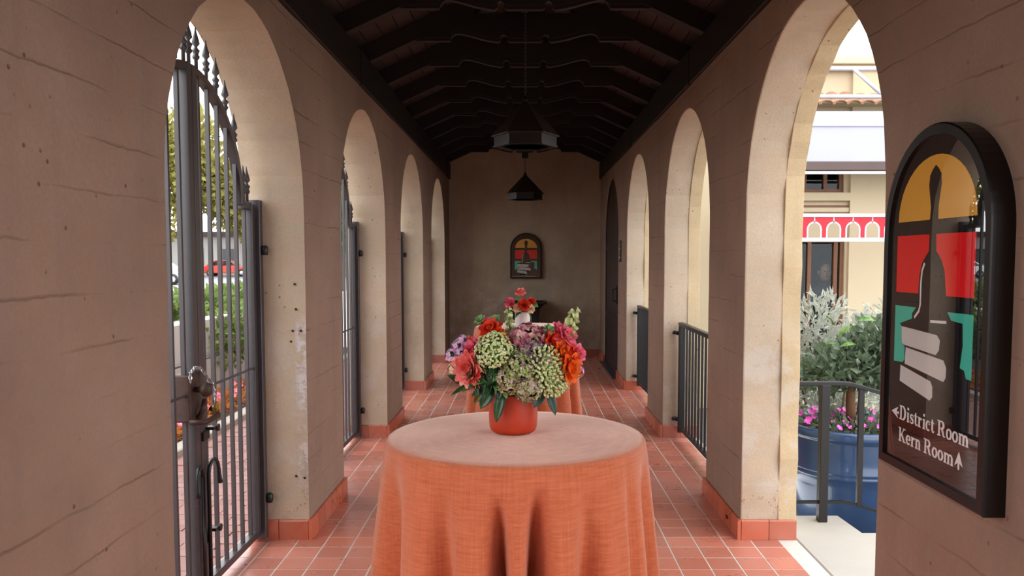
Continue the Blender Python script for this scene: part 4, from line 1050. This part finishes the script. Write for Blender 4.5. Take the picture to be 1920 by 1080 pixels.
# facade across the courtyard
FY = 10.2
fc = empty('wall_facade', (0, FY, 0), kind='structure')
def bx(name, m, x0, x1, y0, y1, z0, z1, parent=fc, bevel=0):
    b = MB(); b.box(x0, x1, y0, y1, z0, z1); return b.build(name, m, parent, bevel=bevel)
b = MB()
for x0_, x1_, z0_, z1_ in ((1.53, 2.2, LZ, 4.02), (2.2, 4.06, 1.83, 2.41), (2.2, 3.3, 2.41, 2.78), (4.0, 4.06, 2.41, 2.78), (2.2, 4.06, 2.78, 4.02), (2.2, 3.2, LZ, 1.83), (3.2, 4.03, LZ, .25), (4.03, 4.06, LZ, 1.83)): b.box(x0_, x1_, 0, .25, z0_, z1_)
b.build('stucco_wall', M_cream, fc)
bx('pilaster', M_cream, 4.06, 7.5, -.06, .25, LZ, 4.02)
bx('cornice', M_cream, 1.54, 7.5, -.16, .25, 3.96, 4.06, bevel=.01); bx('cornice', M_cream, 1.54, 7.5, -.11, 0, 3.90, 3.96, bevel=.01)
bx('sill_moulding', M_cream, 3.0, 4.06, -.07, 0, 2.30, 2.405, bevel=.01); bx('sill_moulding', M_brown, 3.0, 4.05, -.02, 0, 2.22, 2.25); bx('sill_moulding', M_cream, 3.0, 4.06, -.04, 0, 2.16, 2.22, bevel=.008)
def window(name, x0, x1, z0, z1, mull):
    w = empty(name, (0, FY, 0), kind='structure'); fw = .045
    bx('window_frame', M_brown, x0, x1, .04, .10, z0, z0+fw, w); bx('window_frame', M_brown, x0, x1, .04, .10, z1-fw, z1, w)
    xs = [x0+fw/2]+mull+[x1-fw/2]
    for x in xs: bx('mullion', M_brown, x-fw/2, x+fw/2, .035, .105, z0+fw, z1-fw, w)
    for a, c in zip(xs, xs[1:]): bx('pane', M_glass, a+fw/2, c-fw/2, .068, .074, z0+fw, z1-fw, w)
    return w
window('window_1', 3.3, 4.0, 2.41, 2.78, [3.52, 3.78]); window('window_2', 3.2, 4.03, .25, 1.83, [3.60, 3.93])
b = MB()   # the dim room behind the windows
b.box(2.9, 5.2, .26+2.6, 2.7+.26, LZ, 3.6); b.box(2.9, 3.0, .26, 2.86, LZ, 3.6); b.box(5.1, 5.2, .26, 2.86, LZ, 3.6); b.box(2.9, 5.2, .26, 2.86, LZ, LZ+.1); b.box(2.9, 5.2, .26, 2.86, 3.5, 3.6); b.build('room_lining', M_room, fc)
# eave tiles
ev = empty('tile_eave', (0, FY-.005, 0), label='short terracotta barrel-tile eave along the cream facade', cat='eave')
bx('eave_board', M_cream, 1.7, 6.6, -.28, 0, 3.46, 3.50, ev)
tb = MB(); n = 8; vs = []
for yy, zz in ((-.32, 3.44), (0.0, 3.60)):
    for k in range(n+1): a = PI*k/n; vs.append((.084*math.cos(a), yy, zz-.055*math.sin(a)*-1)); 
    for k in range(n+1): a = PI*k/n; vs.append((.070*math.cos(a), yy, zz+.043*math.sin(a)))
fs = []
for r0_, r1_ in ((0, 18), (9, 27)):
    for k in range(n): fs.append((r0_+k, r0_+k+1, r1_+k+1, r1_+k))
for k in range(n): fs.append((k, k+1, 9+k+1, 9+k)); fs.append((18+k, 18+k+1, 27+k+1, 27+k))
tb.add(vs, fs); t0 = None
for k in range(28):
    if t0 is None: t0 = tb.build('roof_tile', M_terra, ev, loc=(1.8+.168*k, 0, 0))
    else: inst(t0.data, 'roof_tile', ev, (1.8+.168*k, 0, 0))
# patio awning in front of the facade
aw = empty('patio_awning', (0, 9.75, LZ), label='pale canvas patio awning with dark beam and white frame', cat='awning')
k_ = 9.75/10.2
def bz(name, m, x0, x1, y0, y1, za, zb, bevel=0):   # heights above the arcade floor
    return bx(name, m, x0, x1, y0, y1, za-LZ, zb-LZ, aw, bevel)
def hz(z): return H+(z-H)*k_
bz('canvas_panel', M_canvas, 2.7, 6.2, -.03, -.015, hz(3.235), hz(3.41)); bz('canvas_panel', M_canvas, 2.7, 6.2, -.045, -.03, hz(2.79), hz(3.225))
bz('seam_batten', M_white, 2.7, 6.2, -.06, -.03, hz(3.222), hz(3.238))
bz('edge_beam', M_dbrown, 2.7, 6.2, -.08, .04, hz(2.675), hz(2.785), .008)
bz('white_trim', M_white, 2.7, 6.2, -.09, -.05, hz(2.628), hz(2.662), .004)
for z in (3.935, 3.595):
    b = MB(); b.tube([(2.7, 0, hz(z)-LZ), (6.2, 0, hz(z)-LZ)], .026, 8); b.build('frame_tube', M_white, aw, True)
b = MB(); b.tube([(3.90, -.01, hz(3.93)-LZ), (4.26, -.01, hz(3.60)-LZ)], .022, 8); b.build('brace', M_white, aw, True)
for x in (2.74, 5.95): bz('post', M_white, x-.04, x+.04, -.03, .05, LZ, hz(3.95), .005)
# red valance with arch windows
rv = empty('red_valance', (0, 9.55, 0), label='red valance panel with a row of white-edged arch cutouts', cat='banner')
k2 = 9.55/10.2; h2 = lambda z: H+(z-H)*k2
za, zb = h2(1.842), h2(2.105); pit = .243*k2; xs0 = 3.64*k2-pit*4; ar = .085*k2; zs = za+.10
fr = MB()
def hole_strip(mb, c, ya, yb):
    N = 12; x0_, x1_ = c-pit/2, c+pit/2
    mb.box(x0_, c-ar, ya, yb, za, zb); mb.box(c+ar, x1_, ya, yb, za, zb)
    for k in range(N):
        a0, a1 = PI-PI*k/N, PI-PI*(k+1)/N; u0, u1 = c+ar*math.cos(a0), c+ar*math.cos(a1)
        mb.prism([(u0, zs+ar*1.05*math.sin(a0)), (u1, zs+ar*1.05*math.sin(a1)), (u1, zb), (u0, zb)], ya, yb, lambda u, v, w: (u, w, v))
rp = MB()
for k in range(11): hole_strip(rp, xs0+pit*k, 0, .006)
rp.build('red_panel', M_redv, rv)
for k in range(11):
    c = xs0+pit*k; b = MB(); w_ = .018
    ribbon(b, [(c-ar, za, w_), (c-ar, zs, w_)]+[(c+ar*math.cos(PI-PI*q/10), zs+ar*1.05*math.sin(PI*q/10), w_) for q in range(1, 10)]+[(c+ar, zs, w_), (c+ar, za, w_)], -.004, .001, lambda u, v, w: (u, w, v))
    b.box(c-.007, c+.007, -.004, .001, zs+ar, zb); b.build('arch_outline', M_white, rv)
xa, xb = xs0-pit/2, xs0+pit*10.5
bx('white_rail', M_white, xa, xb, -.02, .02, zb-.002, h2(2.145), rv); bx('white_rail', M_white, xa, xb, -.02, .02, h2(1.795), za+.002, rv)
for x in (xa, xb): bx('post', M_white, x-.03, x+.03, -.03, .03, LZ, h2(2.15), rv)

# person behind the window
M_skin = plain('skin', srgb(176, 128, 104), .1, 10, .5); M_shirt = plain('dark_shirt', srgb(62, 54, 58), .2, 20, .8); M_trs = plain('dark_trousers', srgb(34, 34, 40), .2, 20, .8)
M_hair = plain('dark_hair', srgb(50, 40, 36), .2, 30, .6)
pe = empty('person', (3.94, 10.62, LZ+.1), label='person in a dark shirt standing behind the facade window, holding a small pale object', cat='person')
def skin_body(name, pts, edges, mats, parent, sub=2):
    me = bpy.data.meshes.new(name); me.from_pydata([p[:3] for p in pts], edges, []); o = bpy.data.objects.new(name, me); COL.objects.link(o); o.parent = parent
    m = o.modifiers.new('skin', 'SKIN'); m.use_smooth_shade = True
    for i, p in enumerate(pts): me.skin_vertices[0].data[i].radius = (p[3], p[4] if len(p) > 4 else p[3])
    me.skin_vertices[0].data[0].use_root = True
    s = o.modifiers.new('sub', 'SUBSURF'); s.levels = sub; s.render_levels = sub; me.materials.append(mats); return o
B_ = [(0,0,.92,.15,.11), (0,0,1.12,.145,.10), (0,0,1.32,.17,.105), (0,0,1.43,.09,.07), (0,0,1.50,.05,.05),
      (-.19,0,1.38,.055), (-.25,-.02,1.12,.045), (-.16,-.20,1.02,.036), (.19,0,1.38,.055), (.25,-.02,1.12,.045), (.14,-.20,1.02,.036),
      (-.10,0,.84,.085), (-.105,0,.48,.06), (-.11,.02,.09,.045), (-.11,-.12,.04,.035), (.10,0,.84,.085), (.105,0,.48,.06), (.11,.02,.09,.045), (.11,-.12,.04,.035)]
skin_body('body', B_, [(0,1),(1,2),(2,3),(3,4),(2,5),(5,6),(6,7),(2,8),(8,9),(9,10),(0,11),(11,12),(12,13),(13,14),(0,15),(15,16),(16,17),(17,18)], M_shirt, pe)
b = MB(); b.lathe([(.02, -.115), (.055, -.095), (.070, -.04), (.076, .02), (.072, .07), (.05, .105), (.01, .12)], 16, c=(0, -.01, 1.62)); b.tube([(0, -.075, 1.65), (0, -.10, 1.61), (0, -.08, 1.60)], .012, 6)
b.tube([(-.078, -.01, 1.645), (-.086, 0, 1.62), (-.078, -.005, 1.60)], .012, 6); b.tube([(.078, -.01, 1.645), (.086, 0, 1.62), (.078, -.005, 1.60)], .012, 6); hd = b.build('head', M_skin, pe, True)
for s in (-1, 1):
    b = MB(); b.lathe([(.002, -.008), (.010, 0), (.002, .008)], 8, c=(s*.03, -.078, 1.635)); b.build('eye', M_hair, hd)
b = MB(); b.box(-.025, .025, -.083, -.07, 1.565, 1.575); b.build('mouth', M_pot, hd)
b = MB(); b.lathe([(.076, -.01), (.083, .03), (.078, .08), (.055, .115), (.01, .13)], 16, c=(0, .006, 1.62)); b.build('hair', M_hair, pe, True)
for s in (-1, 1):
    hp = [(s*.15, -.21, 1.015, .03, .018), (s*.10, -.25, 1.02, .03, .016)]; ed = [(0, 1)]
    for k in range(4): i = len(hp); hp += [(s*(.085-.002*k), -.255, 1.045-.018*k, .009), (s*.055, -.275, 1.045-.018*k, .008), (s*.032, -.262, 1.043-.018*k, .0075)]; ed += [(1, i), (i, i+1), (i+1, i+2)]
    i = len(hp); hp += [(s*.10, -.235, 1.055, .010), (s*.07, -.235, 1.075, .009)]; ed += [(0, i), (i, i+1)]
    skin_body('hand', hp, ed, M_skin, pe, 1)
pc = MB(); pc.box(-.045, .045, -.03, .03, 0, .07); pc.lathe([(.026, 0), (.026, .04), (.02, .045)], 12, c=(0, -.03, .035), M=Matrix.Rotation(PI/2, 3, 'X'))
tag(pc.build('compact_camera', M_white, loc=(3.94, 10.355, LZ+.1+1.0), bevel=.004), 'small pale camera held by the person behind the window', 'camera')

# ------------------------------------------------------------------ outdoors, left side
M_brickp = plain('paver_brick', srgb(148, 112, 106), .12, 6, .85, rnd=.12)
M_plaster = plain('white_plaster', srgb(200, 196, 190), .06, 3, .85)
M_lawn = plain('dry_lawn', srgb(104, 102, 78), .15, 1, .95)
M_road = plain('grey_road', srgb(140, 140, 144), .08, .5, .9)
pv = empty('paving_left', (0, 0, 0), kind='structure')
bx('paver_bed', M_brickp, -2.77, -1.602, YS-4, 14, -.12, -.012, pv)
bm_ = MB(); bm_.add([(-.098, -.048, 0), (.098, -.048, 0), (.098, .048, 0), (-.098, .048, 0), (-.0985, -.0485, -.02), (.0985, -.0485, -.02), (.0985, .0485, -.02), (-.0985, .0485, -.02)], [(0,1,2,3), (0,4,5,1), (1,5,6,2), (2,6,7,3), (3,7,4,0)])
cells = []
for j in range(-70, 138):
    y = j*.1004+.05
    if y < YS-3.9 or y > 13.9: continue
    for i in range(7):
        x = -1.70-.2006*i-(.1003 if j % 2 else 0)
        if -2.77 < x-.1 and x+.1 < -1.598: cells.append((x, y))
vis = [c for c in cells if .30 < -c[0]/c[1] < .47 and c[1] > 3.3] if True else []
vis = vis[:300]; vset = set(vis); first = None; rng = random.Random(4)
for c in vis:
    if first is None: first = bm_.build('paver', M_brickp, pv, loc=(c[0], c[1], -.004))
    else: inst(first.data, 'paver', pv, (c[0], c[1], -.004+rng.uniform(-.002, .002)))
b = MB(); tv = [tuple(v) for v in bm_.v]
for c in cells:
    if c not in vset: b.add([(v[0]+c[0], v[1]+c[1], v[2]-.004) for v in tv], bm_.f)
tag(b.build('paver_field', M_brickp, pv), kind='stuff')
bx('kerb', M_conc, -2.90, -2.77, -6, 14, -.1, .05, None, .01)['kind'] = 'structure'
bx('flowerbed_soil', M_soil, -3.33, -2.90, -6, 14, -.1, .04, None)['kind'] = 'structure'
bx('wall_garden', M_plaster, -3.52, -3.33, -6, 16, -.1, .95, None, .01)['kind'] = 'structure'
bx('ground_left', M_lawn, -60, -3.52, -30, 34, -.2, -.01, None)['kind'] = 'structure'
bx('road', M_road, -90, 40, 34, 75, -.2, -.008, None)['kind'] = 'structure'
bx('ground_far', M_lawn, -120, 120, 75, 140, -.2, -.01, None)['kind'] = 'structure'
be = empty('flowerbed_planting', (-3.1, 8, .04), label='low orange and green planting along the white garden wall', cat='plants', kind='stuff')
leaf_cloud('bed_foliage', V_bed, be, [(0, -2+1.1*k, .06, .2, .6, .13) for k in range(6)], 2600, .07, 12, .5)
b = MB(); rng = random.Random(3)
for k in range(60):
    p = Vector((rng.uniform(-.18, .2), rng.uniform(-2, 3.5), rng.uniform(.12, .22))); Mf = frame_of((.4, -.6, .6)); bb = MB()
    for j in range(5): petal(bb, Mf, .03, .03, 25, 5, j*2*PI/5, .001, .1, 2, 2, 0, rng)
    b.add([Vector(v)+p for v in bb.v], bb.f)
tag(b.build('bed_blooms', F_pink, be), kind='stuff')
pr = empty('pipe_rail', (-3.24, 7, 0), label='thin grey pipe rail in front of the white garden wall', cat='rail')
b = MB(); b.tube([(0, -5, .575), (0, 5.5, .575)], .016, 8); b.build('rail', M_iron, pr, True)
for y in (-4.5, -1.2, 4.6):
    b = MB(); b.tube([(0, y, .04), (0, y, .575)], .016, 8); b.build('post', M_iron, pr, True)
def hedge(y, dy, dz, seed, lab):
    e = empty('hedge', (-4.08, y, 0), label=lab, cat='hedge', group='hedge plants behind the white garden wall'); b = MB()
    for k in range(4): b.tube([(0, -.3+.2*k, 0), (.02, -.35+.22*k, .7)], .02, 5)
    b.build('stems', M_bark, e)
    leaf_cloud('foliage', V_hedge, e, [(0, 0, .75, .42, dy, .42), (.2, .2, .85, .45, dy*.8, .30), (.1, -.2, 1.02, .4, dy*.7, dz)], 2800, .10, seed, .55)
hedge(8.6, .75, .22, 21, 'light green hedge plant seen just left of the gate meeting stile'); hedge(9.9, .75, .2, 22, 'light green hedge plant spilling over the white wall'); hedge(11.3, .8, .22, 23, 'light green hedge plant at the far end of the white wall')
leaf_cloud('spill', V_hedge, bpy.data.objects['hedge.001'], [(.80, -.9, .72, .16, .6, .34), (.80, .1, .66, .16, .6, .32), (.80, 1.0, .66, .16, .6, .30)], 2000, .09, 25, .55)
hedge(13.0, .9, .22, 26, 'light green hedge plant beyond the arcade end'); hedge(7.2, .6, .18, 27, 'light green hedge plant nearest the camera')
# cars
def car(label, loc, rz, c, seed):
    t = empty('parked_car', loc, rz, label, 'car'); m = plain('car_paint_'+label.split()[0], c, .03, 2, .25, .1, .5, coat=1)
    body = [(-2.15, .30), (2.1, .30), (2.2, .55), (2.1, .78), (1.15, .93), (.95, .95), (-1.5, .98), (-2.1, .92), (-2.22, .6)]
    cab = [(1.05, .93), (.35, 1.42), (-.9, 1.46), (-1.75, .97)]
    f = lambda u, v, w: (u, w, v)
    b = MB(); b.prism(body, -.85, .85, f); b.build('body', m, t, bevel=.05, seg=2)
    b = MB(); b.add([f(u, v, (-.80 if v < 1.2 else -.64)) for u, v in cab]+[f(u, v, (.80 if v < 1.2 else .64)) for u, v in cab], [(0,1,2,3), (7,6,5,4), (0,4,5,1), (1,5,6,2), (2,6,7,3)]); b.build('cabin', m, t, bevel=.03)
    g_ = plain('car_glass_'+str(seed), srgb(30, 36, 40), .1, 3, .1, 0, .5)
    for s in (-1, 1):
        for q_ in ([(.80, .99), (.28, 1.36), (-.28, 1.39), (-.28, .99)], [(-.36, .99), (-.36, 1.39), (-.85, 1.40), (-1.45, 1.01)]):
            b = MB(); pts = [f(u, v, s*(.815 if v < 1.2 else .665)) for u, v in q_]; b.add(pts+[(p[0], p[1]-s*.03, p[2]) for p in pts], [(0,1,2,3), (7,6,5,4), (0,4,5,1), (1,5,6,2), (2,6,7,3), (3,7,4,0)]); b.build('side_window', g_, t)
    for x in (-1.35, 1.35):
        for s in (-1, 1):
            b = MB(); b.lathe([(.18, -.11), (.32, -.10), (.33, -.04), (.33, .05), (.31, .10), (.18, .105)], 20, c=(x, s*.80, .33), M=Matrix.Rotation(PI/2, 3, 'X')); w_ = b.build('wheel', M_black, t, True)
            b = MB(); b.lathe([(.02, .0), (.18, .0), (.17, .02), (.03, .03)], 14, c=(x, s*.905, .33), M=Matrix.Rotation(-s*PI/2, 3, 'X')); b.build('hubcap', M_steel, w_)
    for s in (-1, 1): 
        b = MB(); b.box(2.08, 2.17, s*.6-.12, s*.6+.12, .62, .74); b.build('headlamp', M_steel, t); b = MB(); b.box(-2.2, -2.1, s*.62-.12, s*.62+.12, .68, .84); b.build('tail_lamp', M_sred, t)
car('red car parked across the road, seen between the gate bars', (-26.6, 72.5, 0), .12, srgb(214, 52, 44), 1)
car('silver car parked at the left edge of the gate view', (-22.6, 50, 0), -.1, srgb(178, 190, 202), 2)
car('white car parked behind the red one', (-33, 66, 0), 0, srgb(220, 222, 224), 3)
# far buildings
def far_house(lab, x, y, w, d, h, wall, roofc):
    t = empty('far_building', (x, y, 0), label=lab, cat='building'); bx('wall', wall, -w/2, w/2, 0, d, 0, h, t); bx('roof', roofc, -w/2-.5, w/2+.5, -.6, d+.5, h, h+.5, t)
    n = int(w/3)
    for k in range(n): xx = -w/2+w*(k+.5)/n; f_ = bx('window', M_white, xx-.75, xx+.75, -.06, .02, 1.0, h-1.0, t); bx('pane', MATS['car_glass_1'], xx-.65, xx+.65, -.08, -.05, 1.1, h-1.1, f_)
far_house('low pale building with a brown fascia beyond the road', -34, 76, 22, 10, 3.6, M_plaster, M_dbrown); far_house('low cream building partly hidden by trees beyond the road', -12, 80, 16, 10, 3.8, M_cream, M_dbrown)
def far_tree(lab, x, y, h, r, mat, seed):
    t = empty('street_tree', (x, y, 0), label=lab, cat='tree', group='trees across the road'); b = MB(); b.tube([(0, 0, 0), (.1, 0, h*.3), (0, 0, h*.65)], [.3, .24, .1], 8)
    for k in range(5): a = k*1.3; b.tube([(0, 0, h*.3), (r*.5*math.cos(a), r*.5*math.sin(a), h*.6)], [.12, .04], 5)
    b.build('trunk', M_bark, t); rng = random.Random(seed)
    leaf_cloud('crown', mat, t, [(rng.uniform(-.5, .5)*r, rng.uniform(-.5, .5)*r, h*.6+rng.uniform(-.22, .25)*h, r*.6, r*.6, h*.22) for _ in range(7)], 5000, .55, seed, .7)
for i, (x, y, h, r, m, lab) in enumerate(((-28.5, 68, 14.5, 4.2, V_yel, 'yellow-green tree seen at the left of the gate'), (-23.5, 70, 10.5, 4.0, V_yel, 'yellow-green tree behind the centre of the gate'), (-36, 72, 16, 5, V_yel, 'tall yellowing tree at the far left'),
        (-19, 72, 9.0, 3.8, V_far, 'grey-green tree behind the red car'), (-13.5, 74, 8.5, 4, V_far, 'green tree toward the arcade end'), (-27, 84, 16, 5.5, V_far, 'tall green tree behind the yellow ones'), (-43, 70, 15, 5, V_far, 'green tree left of the tall yellowing tree'))):
    far_tree(lab, x, y, h, r, m, 90+i)
nt = empty('near_tree', (-4.7, 20.5, 0), label='bright green tree close behind the second gate', cat='tree')
b = MB(); b.tube([(0, 0, 0), (.05, 0, 1.6), (0, 0, 3)], [.11, .09, .05], 8); b.build('trunk', M_bark, nt)
leaf_cloud('crown', V_hedge, nt, [(0, 0, 2.9, 1.1, 1.1, .9), (.4, .3, 2.2, .9, .9, .6), (-.4, 0, 2.4, .8, .9, .6)], 4200, .16, 77, .6)
